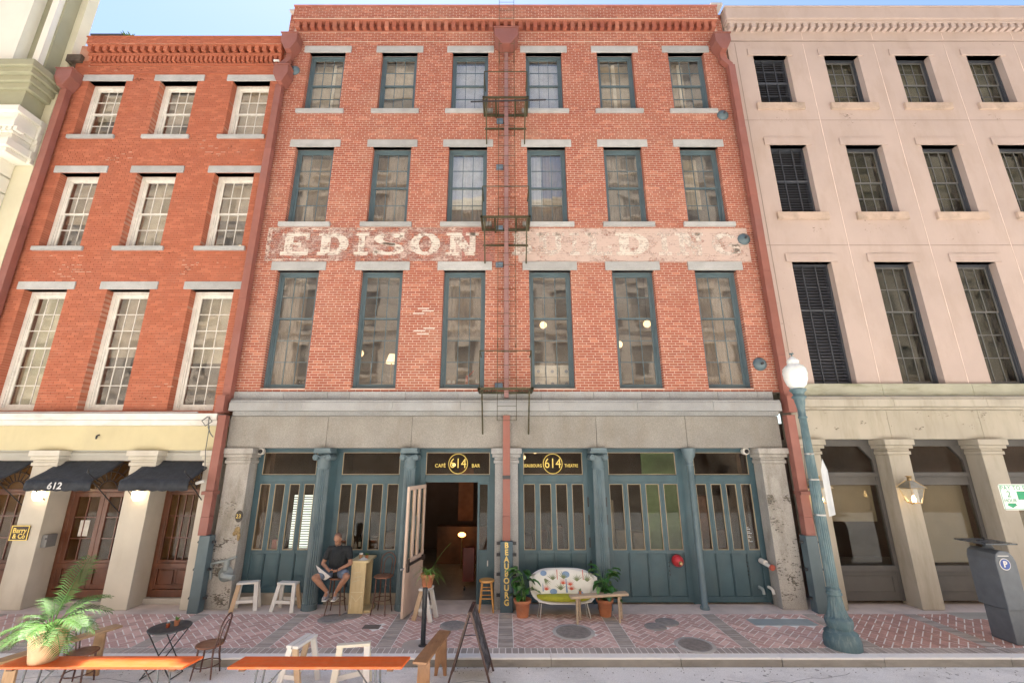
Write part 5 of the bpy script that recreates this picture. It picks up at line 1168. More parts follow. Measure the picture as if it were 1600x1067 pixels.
bent_chair('dark bentwood chair behind the left orange table, facing right', (-6.62, -3.02, -.14), math.radians(100))
# stool under the seated man
t = bent_chair('low-backed dark stool that the man sits on', (-3.93, -.28, 0), 0, H=.72, stool='low')
# pine wood stool by entrance
YW = mat('honey_wood', (.62, .32, .09), .4, .12, 4, coat=.3, stain=(.45, .2, .05), stain_amt=.3, stain_stretch=(1, 1, .2), stain_scale=8)
t = thing('wooden_stool', 'round honey-coloured wooden stool right of the entrance', 'stool', (-.42, -.12, 0)); MB().lathe([(.15, .575), (.17, .585), (.172, .61), (.16, .62)], n=28).build('seat', YW, t, local=True)
for sx in (-1, 1):
    for sy in (-1, 1): MB().beam((sx * .1, sy * .1, .575), (sx * .155, sy * .155, 0), .032, .032).build('leg', YW, t, local=True, bevel=.006)
    for z, s in ((.2, .135), (.36, .12)): MB().cyl((sx * s, -s, z), (sx * s, s, z), .011, n=8).build('rung', YW, t, local=True); MB().cyl((-s, sx * s, z + .07), (s, sx * s, z + .07), .011, n=8).build('rung', YW, t, local=True)
# pine bar counter
t = thing('pine_counter', 'tall narrow pale pine counter between the man and the bar stool', 'counter', (-3.43, -.22, 0))
piece('side_board', PALEP, t, (-3.62, -3.30, -.33, -.29, 0, 1.0), bevel=.004); piece('side_board', PALEP, t, (-3.62, -3.30, .17, .21, 0, 1.0), bevel=.004)
k = MB(); k.box(-3.66, -3.24, -.36, .25, 1.002, 1.045); k.build('top', PALEP, t, bevel=.006); piece('foot', PALEP, t, (-3.60, -3.16, -.28, .16, 0, .05), bevel=.004); piece('back_board', PALEP, t, (-3.60, -3.57, -.288, .168, .06, 1.0))
k = MB(); wy = -.333
for a, b in (((-3.57, .1), (-3.57, .36)), ((-3.57, .36), (-3.46, .24)), ((-3.46, .24), (-3.35, .36)), ((-3.35, .36), (-3.35, .1)), ((-3.59, .42), (-3.33, .42)), ((-3.58, .62), (-3.42, .66)), ((-3.56, .7), (-3.38, .74)), ((-3.57, .8), (-3.4, .82))): k.beam((a[0], wy, a[1]), (b[0], wy, b[1]), .008, .003, (0, 1, 0))
k.build('pale_scribing', mat('chalk_line', (.78, .72, .55), .7), t)
CUP = mat('kraft_cup', (.45, .25, .13), .8)
t = thing('paper_cup', 'paper coffee cup with white lid on the pine counter', 'cup', (-3.5, -.1, 1.045)); MB().lathe([(.03, 0), (.04, .085)], n=16).build('cup', CUP, t, local=True); MB().lathe([(.043, .086), (.043, .095), (.036, .11)], n=16).build('lid', WHT, t, local=True)
def tinypot(loc, label, s=1, m=TERR):
    t = thing('small_pot_plant', label, 'plant', loc); MB().lathe([(.028 * s, 0), (.04 * s, .07 * s), (.042 * s, .07 * s), (.036 * s, .065 * s)], n=14).build('pot', m, t, local=True); k = MB(); q = random.Random(label)
    for i in range(16):
        a = q.uniform(0, 2 * PI); d = Vector((math.cos(a), math.sin(a), q.uniform(.6, 1.8))).normalized() * q.uniform(.05, .09) * s; p = Vector((0, 0, .065 * s)); sd_ = Vector((-math.sin(a), math.cos(a), 0)) * .008 * s; k.add([p, p + d * .6 + sd_, p + d, p + d * .6 - sd_], [(0, 1, 2, 3)])
    k.build('leaves', mat('leaf_mid', (.09, .22, .04), .5), t, local=True)
tinypot((-3.36, -.12, 1.045), 'tiny terracotta pot plant beside the cup on the pine counter')
k = MB(); k.add([(-3.5, -.3, 1.05), (-3.34, -.34, 1.05), (-3.3, -.2, 1.05), (-3.42, -.16, 1.085), (-3.5, -.3, 1.047), (-3.34, -.34, 1.047), (-3.3, -.2, 1.047), (-3.42, -.16, 1.08)], [(0, 1, 2, 3), (7, 6, 5, 4)]); tag(k.build('napkin', WHT), 'white folded paper lying on the pine counter', 'paper')

# sofa
t = thing('sofa', 'small white wire sofa with lime seat and white cushion printed with sea plants', 'sofa', (1.25, -.3, 0))
WW_ = mat('white_wire', (.75, .74, .72), .4, .03); LIME = mat('lime_fabric', (.36, .36, .03), .85, .1, 12, .001, 200); CUSH = mat('cream_print_fabric', (.76, .75, .68), .85, .04, 6, .001, 200)
k = MB(); nn = 30
def shell(i, v):   # v 0 bottom front .. 1 top back
    a = i; return a
vs = []; nu, nv = 28, 10
for i in range(nu + 1):
    u = -1 + 2 * i / nu; e = abs(u) ** 4
    for j in range(nv + 1):
        v = j / nv
        x_ = 1.25 + u * (.60 + .13 * math.sin(min(1, v * 1.2) * PI / 2))
        y_ = -.62 + .50 * v + .0 - (.0 if v < .01 else 0) - .30 * e * v
        z_ = .30 + .055 * (1 - v) * 0 + .56 * (v ** 1.7) * (1 - .35 * e) + .07 * e
        vs.append((x_, y_, z_))
k.add(vs, [(i * (nv + 1) + j, (i + 1) * (nv + 1) + j, (i + 1) * (nv + 1) + j + 1, i * (nv + 1) + j + 1) for i in range(nu) for j in range(nv)], True)
o = k.build('shell', WW_, t); q = o.modifiers.new('s', 'SOLIDIFY'); q.thickness = .015
# seat cushion
def superell(mb, cx, cz, rx, rz, y0, y1, lean=0, n=44, p=2.6, puff=.03, ycurve=0):
    rings = []
    for (s, yy) in ((.0, y0 - puff), (.5, y0 - puff * .9), (.85, y0 - puff * .45), (.97, y0), (1.0, (y0 + y1) / 2), (.95, y1)):
        ring = []
        for q in range(n):
            a = 2 * PI * q / n; c, s_ = math.cos(a), math.sin(a)
            xx = abs(c) ** (2 / p) * (1 if c >= 0 else -1) * rx * s; zz = abs(s_) ** (2 / p) * (1 if s_ >= 0 else -1) * rz * s
            ring.append((cx + xx, yy + lean * zz - ycurve * (xx / rx) ** 2, cz + zz))
        rings.append(ring)
    vs = [v for r_ in rings for v in r_]; m = len(rings)
    mb.add(vs, [(i * n + q, i * n + (q + 1) % n, (i + 1) * n + (q + 1) % n, (i + 1) * n + q) for i in range(m - 1) for q in range(n)], True); return mb
k = MB(); k.lathe([(.0, .32), (.45, .315), (.56, .33), (.6, .37), (.56, .42), (.4, .43), (.0, .43)], n=44); k.v = [(1.25 + x_ * 1.1, -.42 + y_ * .46, z_) for x_, y_, z_ in k.v]; k.build('seat_cushion', LIME, t)
k = MB(); superell(k, 1.25, .62, .69, .255, -.36, -.22, lean=.42, ycurve=.10); k.build('back_cushion', CUSH, t)
def cpt(x, z, off=.004): # point on cushion front
    return (1.25 + x, -.36 - .03 * max(0, 1 - (abs(x) / .69) ** 4) - off + .42 * (z - .62) - .10 * (x / .69) ** 2, z)
def blob(mb, x, z, rx, rz, n=14): mb.add([cpt(x + rx * math.cos(2 * PI * q / n), z + rz * math.sin(2 * PI * q / n)) for q in range(n)], [tuple(range(n))])
def strokes(mb, x, z, n, l_, w_, a0, a1, q):
    for i in range(n):
        a = a0 + (a1 - a0) * (i + .5) / n; ll = l_ * q.uniform(.7, 1.1); p = (x, z); d = (math.cos(a), math.sin(a)); nx, nz = -d[1] * w_, d[0] * w_
        mb.add([cpt(x - nx, z - nz, .005), cpt(x + d[0] * ll, z + d[1] * ll, .005), cpt(x + nx, z + nz, .005)], [(0, 1, 2)])
q = random.Random(4); b1 = MB(); g1 = MB(); r1 = MB()
blob(b1, -.42, .80, .07, .05); blob(b1, .07, .77, .085, .06); blob(b1, -.22, .47, .08, .05); blob(b1, .36, .44, .06, .04); b1.add([cpt(.06, .7), cpt(.075, .7), cpt(.09, .45), cpt(.05, .45)], [(0, 1, 2, 3)]); b1.add([cpt(-.45, .62), cpt(-.44, .62), cpt(-.43, .48), cpt(-.455, .48)], [(0, 1, 2, 3)])
for x_, z_ in ((-.22, .68), (.3, .66), (.52, .66), (-.06, .5), (.02, .7)): strokes(g1, x_, z_, 7, .15, .012, PI * .12, PI * .88, q)
strokes(g1, -.4, .7, 5, .16, .014, -PI * .5, -PI * .1, q)
for x_, z_ in ((-.37, .5), (.17, .5), (-.0, .6), (.15, .58)): strokes(r1, x_, z_, 9, .13, .007, PI * .05, PI * .95, q)
for x_ in (-.12, .44): r1.add([cpt(x_ - .008, .86), cpt(x_ + .008, .86), cpt(x_ + .006, .68), cpt(x_ - .006, .68)], [(0, 1, 2, 3)])
b1.build('blue_print', mat('blue_print', (.22, .33, .50), .85), t); g1.build('green_print', mat('green_print', (.20, .24, .12), .85), t); r1.build('coral_print', mat('coral_print', (.62, .12, .07), .85), t)
for x_ in (.72, 1.78): MB().tube([(x_ + (.06 if x_ < 1 else -.06), -.45, .33), (x_, -.62, .0), (x_ - .05, -.5, .0), (x_ - (.0), -.12, .01), (x_ + (.06 if x_ < 1 else -.06), -.2, .34)], .009, 8).build('leg', WW_, t)
k = MB(); k.tube([(1.25 - .62, -.62, .40), (1.25 - .55, -.65, .33), (1.25 - .3, -.66, .29), (1.25 + .3, -.66, .29), (1.25 + .55, -.65, .33), (1.25 + .62, -.62, .40)], .013, 8); k.build('front_rail', WW_, t)

# slim weathered bench
t = thing('narrow_bench', 'narrow weathered wooden bench in front of the sofa', 'bench', (1.95, -.76, 0)); WB = mat('weathered_bench', (.48, .37, .26), .7, .15, 4, stain=(.3, .2, .12), stain_amt=.4, stain_stretch=(.3, 2, 1), stain_scale=8)
k = MB(); k.beam((1.33, -.82, .47), (2.55, -.70, .50), .2, .05, (0, 0, 1)); k.build('seat', WB, t, bevel=.012)
for x_, y_ in ((1.5, -.8), (2.38, -.72)):
    for s in (-1, 1): MB().tube([(x_ + s * .03, y_ + s * .05, .45), (x_ + s * .05, y_ + s * .13, .0)], [.028, .022], 8).build('leg', WB, t)
    MB().cyl((x_, y_ - .1, .18), (x_, y_ + .1, .18), .014, n=8).build('stretcher', WB, t)
tinypot((1.55, -.8, .515), 'tiny succulent pot standing on the narrow bench', .8)

# ------------------------------------------------------------------ plants
def pot(t, R0, R1, H, m, rim=.03, c=(0, 0)):
    MB().lathe([(R0, 0), (R1 * .95, H - .07), (R1 + rim * .5, H - .068), (R1 + rim, H), (R1 + rim * .3, H), (R1 * .9, H - .03)], (c[0], c[1], 0), 28).build('pot', m, t, local=True)
    MB().lathe([(R1 * .93, H - .045), (.01, H - .03)], (c[0], c[1], 0), 20).build('soil', SOIL, t, local=True)
LEAF = mat('broad_leaf_green', (.035, .13, .022), .38, .25, 6, coat=.3, rnd=.35, sss=.05)
LEAFP = mat('pale_leaf_green', (.16, .30, .09), .4, .2, 6, coat=.25, rnd=.25)
def broadleaf(t, base, az, hgt, reach, L, W, m, q):
    a = Vector((math.cos(az), math.sin(az), 0)); sd_ = Vector((-a.y, a.x, 0)); top = Vector(base) + a * reach * .45 + Vector((0, 0, hgt)); pts = [Vector(base), Vector(base) + a * reach * .12 + Vector((0, 0, hgt * .6)), top]
    k = MB(); k.tube(pts, [.007, .006, .004], 5, caps=False); n = 7; vs = []
    droop = q.uniform(.6, 1.5)
    for i in range(n + 1):
        u = i / n; w_ = W * math.sin(PI * (u * .92 + .04)) ** .8; th = .7 - droop * u * 1.2
        c = top + a * L * (u * .9) + Vector((0, 0, L * (.45 * u - .55 * droop * u * u)))
        for s in (-1, -.5, 0, .5, 1): vs.append(c + sd_ * s * w_ + Vector((0, 0, abs(s) * w_ * .35 + .008 * math.sin(u * 14 + s * 3))))
    k.add(vs, [(i * 5 + j, i * 5 + j + 1, (i + 1) * 5 + j + 1, (i + 1) * 5 + j) for i in range(n) for j in range(4)], True); k.build('leaf', m, t, local=True)
def leafy(label, loc, seed, flip):
    t = thing('potted_plant', label, 'potted plant', loc); pot(t, .12, .165, .33, TERR); q = random.Random(seed)
    for i in range(30):
        az = q.uniform(0, 2 * PI) if i > 6 else flip + q.uniform(-.9, .9); inner = i > 18
        broadleaf(t, (q.uniform(-.06, .06), q.uniform(-.06, .06), .3), az, q.uniform(.28, .6) if not inner else q.uniform(.05, .3), q.uniform(.1, .32), q.uniform(.2, .34), q.uniform(.05, .095), LEAFP if i % 4 == 0 else LEAF, q)
leafy('broad-leaved green plant in a terracotta pot left of the sofa', (.36, -.48, 0), 5, PI)
leafy('broad-leaved green plant in a terracotta pot right of the sofa', (2.13, -.42, 0), 8, .3)
# spider plant
t = thing('spider_plant', 'spiky spider plant in a terracotta pot on the white sawhorse', 'potted plant', (-1.66, -.64, .6)); pot(t, .095, .14, .26, TERR, .012); q = random.Random(3)
SPG = mat('spider_green', (.16, .30, .06), .45, .2, 10, rnd=.3)
for i in range(52):
    az = q.uniform(0, 2 * PI); ln = q.uniform(.22, .55) if i != 5 else .6; up_ = q.uniform(.4, 1.2) if i != 5 else 1.5; az = az if i != 5 else .3
    a = Vector((math.cos(az), math.sin(az), 0)); sd_ = Vector((-a.y, a.x, 0)); vs = []; n = 7; p = Vector((q.uniform(-.03, .03), q.uniform(-.03, .03), .23))
    for j in range(n + 1):
        u = j / n; c = p + a * ln * .8 * u + Vector((0, 0, ln * (up_ * u - (.5 + up_ * .55) * u * u * (1 if i != 5 else .35)))); w_ = .009 * (1 - u) ** .6 + .001; vs += [c - sd_ * w_, c + sd_ * w_ + Vector((0, 0, .002))]
    MB().add(vs, [(2 * j, 2 * j + 1, 2 * j + 3, 2 * j + 2) for j in range(n)], True).build('blade', SPG, t, local=True)
# palm
t = thing('potted_palm', 'sunlit feathery palm in a big sandy terracotta pot on the left orange table', 'potted palm', (-6.33, -3.98, .565)); pot(t, .15, .215, .40, TERRL, .022)
PALM = mat('palm_green', (.075, .18, .03), .62, .2, 8, rnd=.25, sss=.1); q = random.Random(11)
def frond(az, ln, rise, droop, nl=26, lw=.010, ll=.22):
    a = Vector((math.cos(az), math.sin(az), 0)); pts = []; n = 14; p0 = Vector((a.x * .03, a.y * .03, .36))
    for j in range(n + 1):
        u = j / n; pts.append(p0 + a * ln * (u * .75) * (.35 + .65 * u) + Vector((0, 0, ln * (rise * u - droop * u ** 2.6))))
    k = MB(); k.tube(pts, [.009 * (1 - .8 * j / n) + .002 for j in range(n + 1)], 5)
    for i in range(nl):
        u = .30 + .7 * (i + .5) / nl; f_ = u * n; j = min(int(f_), n - 1); c = pts[j].lerp(pts[j + 1], f_ - j); tg = (pts[j + 1] - pts[j]).normalized(); sd_ = tg.cross(Vector((0, 0, 1))).normalized(); upv = sd_.cross(tg).normalized()
        l_ = ll * math.sin(PI * (.12 + .82 * (u - .3) / .7)) ** .6 * q.uniform(.85, 1.1)
        for s in (-1, 1):
            d = (sd_ * s * .85 + tg * .6 + upv * .18).normalized(); e = c + d * l_ * .55; f2 = c + d * l_ * .98 + Vector((0, 0, -l_ * q.uniform(.12, .35))); wv = tg * lw
            k.add([c - wv * .6, c + wv * .6, e + wv, e - wv, f2], [(0, 1, 2, 3), (3, 2, 4)])
    k.build('frond', PALM, t, local=True)
for az, ln, rise, droop in ((1.9, .98, 1.02, .05), (2.7, .9, .55, .5), (3.4, 1.0, .42, .55), (.6, .9, .62, .45), (-.2, .8, .62, .5), (3.0, .95, .5, .75), (.2, .8, .45, .5), (2.4, .8, .8, .35), (-1.3, .7, .6, .5), (4.1, .8, .35, .55), (1.0, .85, .75, .35), (5.4, .75, .5, .55), (3.3, .65, .25, .6), (-.5, .7, .3, .6)): frond(az, ln * .86, rise, droop, 24, .0085, .27)

# ------------------------------------------------------------------ foreground tables and benches
def orange_table(label, xa, xb, z, y0, y1, skew):
    t = thing('folding_table', label, 'table', ((xa + xb) / 2, (y0 + y1) / 2, -.14), 0, 'orange folding tables')
    k = MB(); k.prism([(xa, y0), (xb - .02, y0), (xb + .03, y1), (xa + .05, y1)], z - .028, z, 'xy'); k.build('tabletop', ORANGE, t, bevel=.004)
    GM = mat('grey_steel_leg', (.10, .11, .12), .45, metal=.3)
    for s, x_ in ((1, xa + .38), (-1, xb - .38)):
        for yy in (y0 + .05, y1 - .05): MB().cyl((x_, yy, z - .03), (x_ - s * .06, yy, -.14), .013, n=8).build('leg', GM, t)
        MB().cyl((x_, (y0 + y1) / 2, z - .05), (x_ - s * .0, (y0 + y1) / 2, z - .06), .012, n=6).build('hinge', GM, t)
        MB().cyl((x_ + s * .32, (y0 + y1) / 2, z - .035), (x_ - s * .04, (y0 + y1) / 2, .12), .010, n=8).build('brace', GM, t)
        MB().cyl((x_ - s * .05, y0 + .05, .05), (x_ - s * .05, y1 - .05, .05), .010, n=8).build('cross_bar', GM, t)
        MB().box(x_ - s * .2 - .04, x_ - s * .2 + .04, y0 + .02, y1 - .02, z - .06, z - .029).build('batten', mat('brown_batten', (.12, .06, .03), .6), t)
    return t
orange_table('left orange folding table, dappled with sun and carrying the palm pot', -6.78, -4.26, .565, -4.16, -3.83, 0)
orange_table('right orange folding table in front of the white sawhorses', -3.69, -1.36, .565, -4.16, -3.84, 0)
OAKW = mat('worn_oak', (.33, .175, .085), .5, .2, 4, coat=.15, stain=(.17, .08, .035), stain_amt=.5, stain_stretch=(3, .3, 1), stain_scale=8)
t = thing('oak_bench', 'worn brown oak bench end-on to the camera, beside the right orange table', 'bench', (-1.1, -3.1, -.14))
k = MB(); k.beam((-1.22, -3.72, .43), (-1.02, -2.55, .43), .21, .035); k.build('seat', OAKW, t, bevel=.006)
for (x_, y_) in ((-1.19, -3.52), (-1.05, -2.72)):
    k = MB(); k.prism([(x_ - .1, -.14), (x_ - .05, -.14), (x_ - .03, -.02), (x_, .03), (x_ + .03, -.02), (x_ + .05, -.14), (x_ + .1, -.14), (x_ + .085, .41), (x_ - .085, .41)], y_, y_ + .035); k.build('leg', OAKW, t, bevel=.003)
k = MB(); k.beam((-1.18, -3.55, .36), (-1.05, -2.7, .36), .02, .08); k.build('rail', OAKW, t)
WBR = mat('light_oak', (.42, .27, .15), .6, .2, 4, stain=(.25, .14, .07), stain_amt=.5, stain_stretch=(3, .3, 1), stain_scale=8)
t = thing('plank_bench', 'pale wooden bench slanting away behind the left orange table and the palm', 'bench', (-6.9, -3.3, -.14))
k = MB(); k.beam((-7.05, -3.86, .56), (-6.85, -2.62, .56), .24, .035); k2 = MB(); k2.beam((-7.15, -4.1, .50), (-6.55, -2.5, .50), .2, .035); k2.build('seat', WBR, t, bevel=.005)
for x_, y_ in ((-7.0, -3.72), (-6.66, -2.72)):
    k = MB(); k.prism([(x_ - .1, -.14), (x_ + .1, -.14), (x_ + .08, .48), (x_ - .08, .48)], y_, y_ + .035); k.build('leg', WBR, t, bevel=.003)
t = tag(MB().beam((-7.2, -2.9, -.0), (-6.98, -2.55, .62), .11, .03, (0, 1, 0)).build('grey_plank', mat('grey_plank', (.27, .28, .29), .6, .15, 4)), 'grey board leaning up behind the palm pot', 'plank')
t = thing('dark_round_table', 'edge of a round dark table at the far left edge of the photo', 'table', (-8.55, -3.0, -.14)); MB().lathe([(.3, .55), (.3, .57)], (-8.62, -3.0, 0), 32).build('tabletop', mat('table_dark', (.045, .05, .055), .5), t); MB().cyl((-8.62, -3.0, -.13), (-8.62, -3.0, .55), .02, n=8).build('stem', BLACKM, t)
# bistro table
t = thing('bistro_table', 'small round black folding bistro table with a glass on it', 'table', (-5.55, -2.72, -.14)); bx, by, bz = -5.53, -2.72, .56
MB().lathe([(.30, bz - .022), (.305, bz - .01), (.305, bz - .002), (.29, bz)], (bx, by, 0), 40).build('tabletop', mat('table_dark', (.045, .05, .055), .5), t)
for s in (-1, 1):
    for e in (-1, 1): MB().tube([(bx + e * .24, by + s * .16, bz - .02), (bx - e * .24, by + s * .14, -.14)], .009, 6).build('leg', BLACKM, t)
for e in (-1, 1): MB().cyl((bx + e * .24, by - .14, -.13), (bx + e * .24, by + .14, -.13), .008, n=6).cyl((bx + e * .1, by - .15, .08), (bx + e * .1, by + .15, .08), .007, n=6).build('stretcher', BLACKM, t)
t = thing('iced_drink', 'glass of iced brown drink on the bistro table', 'glass', (bx - .0, by - .06, bz)); MB().lathe([(.03, 0), (.035, .12)], n=18).build('tumbler', GLC, t, local=True); MB().lathe([(.027, .004), (.03, .06)], n=14).build('drink', mat('red_brown_drink', (.3, .06, .02), .2), t, local=True)
tinypot((bx + .07, by + .04, bz), 'tiny pot plant beside the glass on the bistro table', 1.1)
# black post
t = thing('black_post', 'plain black round post near the kerb between door and oak bench', 'bollard', (-1.48, -1.95, 0)); MB().cyl((-1.48, -1.95, 0), (-1.48, -1.95, .93), .045, n=20).build('post', mat('post_black', (.022, .026, .032), .35), t, bevel=.008); MB().lathe([(.08, 0), (.08, .012), (.046, .02)], (-1.48, -1.95, 0), 20).build('base_ring', BLACKM, t)
# A-frame chalkboard
t = thing('chalkboard_sign', 'narrow A-frame chalkboard standing on the kerbside, seen from its edge', 'sign', (-.5, -2.75, -.14))
AF = mat('aframe_wood', (.075, .04, .032), .5, .2, 5)
top = Vector((-.50, -2.72, .90)); dy = .26
for nm, foot in (('front', Vector((-.16, 0, 0))), ('back', Vector((-.86, 0, 0)))):
    dx_ = .012 if nm == 'front' else -.012
    pa = Vector((-.575 + dx_, -2.95, .84)); pb = Vector((-.24 if nm == 'front' else -.89, -3.0, -.14)); pc = Vector((-.54 + dx_, -2.5, .86)); pd = Vector((-.2 if nm == 'front' else -.86, -2.55, -.14))
    for a, b in ((pa, pb), (pc, pd)): MB().beam(a, b, .03, .035, (0, 1, 0)).build('frame_leg', AF, t)
    for f_ in (0.02, .85): MB().beam(pa.lerp(pb, f_), pc.lerp(pd, f_), .03, .03).build('frame_rail', AF, t)
    a1, b1_, c1, d1_ = pa.lerp(pb, .03), pa.lerp(pb, .85), pc.lerp(pd, .85), pc.lerp(pd, .03); nrm = (b1_ - a1).cross(c1 - a1).normalized() * .006
    MB().add([a1, b1_, c1, d1_, a1 + nrm, b1_ + nrm, c1 + nrm, d1_ + nrm], [(0, 1, 2, 3), (7, 6, 5, 4), (0, 4, 5, 1), (1, 5, 6, 2), (2, 6, 7, 3), (3, 7, 4, 0)]).build('slate', mat('slate', (.045, .04, .045), .8, .3, 14, stain=(.35, .33, .35), stain_amt=.55, stain_scale=7), t)
MB().cyl((-.68, -2.97, .52), (-.47, -2.97, .52), .006, n=6).cyl((-.63, -2.96, .68), (-.52, -2.96, .68), .006, n=6).build('tie', BLACKM, t)

# bottles and a plant inside the shop windows
for i, (x_, h_, m_) in enumerate(((-3.76, .16, WHT), (-3.7, .34, WHT), (-3.62, .15, WHT), (-3.52, .3, mat('dark_bottle', (.02, .03, .02), .2)), (-3.42, .3, mat('dark_bottle', (.02, .03, .02), .2)))):
    k = MB(); k.lathe([(.035, 0), (.036, h_ * .6), (.012, h_ * .78), (.012, h_)], (0, 0, 0), 12); o = k.build('bottle', m_); o.location = (x_, .5, 1.14)
    tag(o, ['short white bottle at the left end of the row behind the shop glass', 'tall white bottle second from the left behind the shop glass', 'short white bottle in the middle of the row behind the shop glass', 'dark bottle with white label, left one of two behind the shop glass', 'dark bottle with white label, right one of two behind the shop glass'][i], 'bottle')
    if i > 2: MB().lathe([(.037, .04), (.037, .15)], n=12).build('label_band', WHT, o, local=True)
tag(piece('bottle_shelf', WOODB, None, (-3.9, -2.7, .42, .6, 1.1, 1.138)), 'wooden ledge under the bottles behind the shop glass', 'shelf')
tinypot((-5.42, .5, 1.14), 'slim green plant inside the leftmost teal shop window', 2.6, WHT); tag(piece('window_ledge', WOODB, None, (-5.95, -4.75, .42, .6, 1.1, 1.138)), 'wooden ledge inside the leftmost teal shop window', 'shelf')
tag(piece('book', mat('pink_cover', (.6, .25, .22), .6), None, (-5.62, -5.5, .46, .5, 1.14, 1.34)), 'pink and white booklet upright inside the leftmost teal shop window', 'book')
for xa_, xb_ in ((-4.549, -4.171), (-2.489, -2.101), (2.031, 2.409), (4.341, 4.529), (-.259, -.2), (.2, .309), (-6.2, -6.141), (6.141, 6.2)): piece('backing_board', TEAL, main, (xa_, xb_, SY + .02, SY + .08, .0, 3.465))
t = thing('lit_screen', 'bright white ribbed screen glimpsed through the leftmost shop window', 'screen', (-4.85, 1.2, 1.1)); k = MB(); z = 1.0
while z < 2.3: k.box(-5.55, -5.05, 1.2, 1.22, z, z + .035); z += .06
k.build('slats', glow('screen_white', (.85, 1, .95), .5), t)
t = thing('green_wall_panel', 'pale green panel seen through the fifth shop bay', 'panel', (4.1, 1.5, 1.5)); piece('panel', mat('mint_panel', (.30, .5, .28), .8, emit=(.3, .5, .28), es=.0), t, (3.7, 4.6, 1.4, 1.45, 0, 3.6))
t = thing('red_cabinet', 'dark red tool cabinet on castors inside the dark entrance', 'cabinet', (-.9, 1.6, 0)); piece('body', mat('cabinet_red', (.14, .02, .012), .4), t, (-1.12, -.82, 1.6, 1.9, .14, .95), bevel=.01)
for x_ in (-1.05, -.7): MB().cyl((x_ - .02, 1.4, .05), (x_ + .02, 1.4, .05), .05, n=14).build('castor', BLACKM, t)
t = thing('pendant_lamp', 'lit globe lamp behind the gold theatre lettering', 'lamp', (.75, 1.6, 3.25), 0); MB().sph((.82, 1.6, 3.42), .07).build('globe', GLOBE, t)
t = thing('pendant_lamp', 'lit lamp behind the café bar lettering', 'lamp', (-1.4, 1.8, 3.1), 0); MB().sph((-1.45, 1.8, 3.05), .05).build('globe', GLOBE, t)
t = thing('pendant_lamp', 'lit globe lamp at the left edge of the theatre transom', 'lamp', (.45, 1.6, 3.2), 0); MB().sph((.5, 1.6, 3.25), .06).build('globe', GLOBE, t)
t = thing('ceiling_light', 'flat lit ceiling panel behind the theatre transom', 'lamp', (1.9, 3, 3.7), 0); piece('diffuser', GLOBE, t, (1.7, 2.3, 2.6, 2.8, 3.7, 3.72))
t = thing('paper_stack', 'white paper scrap', 'paper', (0, 0, -5)); bpy.data.objects.remove(t)

# ------------------------------------------------------------------ the seated man
def solidify_body(name, m, parent, caps_, voxel, smooth=6):
    """one continuous skin grown over tapered limbs: capsules are merged by a voxel remesh"""
    mb = MB()
    for c in caps_:
        if c[0] == 'c':
            _, a, b, ra, rb = c; a = Vector(a); b = Vector(b); mb.tube([a, b], [ra, rb], 14); mb.sph(a, ra, 14, 9); mb.sph(b, rb, 14, 9)
        else: mb.sph(c[1], c[2], 16, 12, c[3] if len(c) > 3 else None)
    o = mb.build(name, m, parent, local=True)
    r = o.modifiers.new('remesh', 'REMESH'); r.mode = 'VOXEL'; r.voxel_size = voxel; r.use_smooth_shade = True
    s = o.modifiers.new('smooth', 'SMOOTH'); s.iterations = smooth; s.factor = .5
    dg = bpy.context.evaluated_depsgraph_get(); me = bpy.data.meshes.new_from_object(o.evaluated_get(dg)); o.modifiers.clear(); o.data = me; me.name = name
    me.materials.clear(); me.materials.append(m); me.polygons.foreach_set('use_smooth', [True] * len(me.polygons)); return o
SKIN = mat('skin', (.36, .185, .115), .5, .06, 20, sss=.12); SHIRT = mat('black_tshirt', (.018, .022, .026), .85, .2, 14, .001, 90); SHORT = mat('blue_grey_shorts', (.13, .17, .24), .85, .12, 14); SHOE = mat('grey_shoe', (.28, .27, .28), .7, .1, 20)
man = thing('person', 'man in black T-shirt and blue-grey shorts sitting on a stool, looking at his phone', 'person', (-3.95, -.28, 0))
S = 'c'; hip = .80
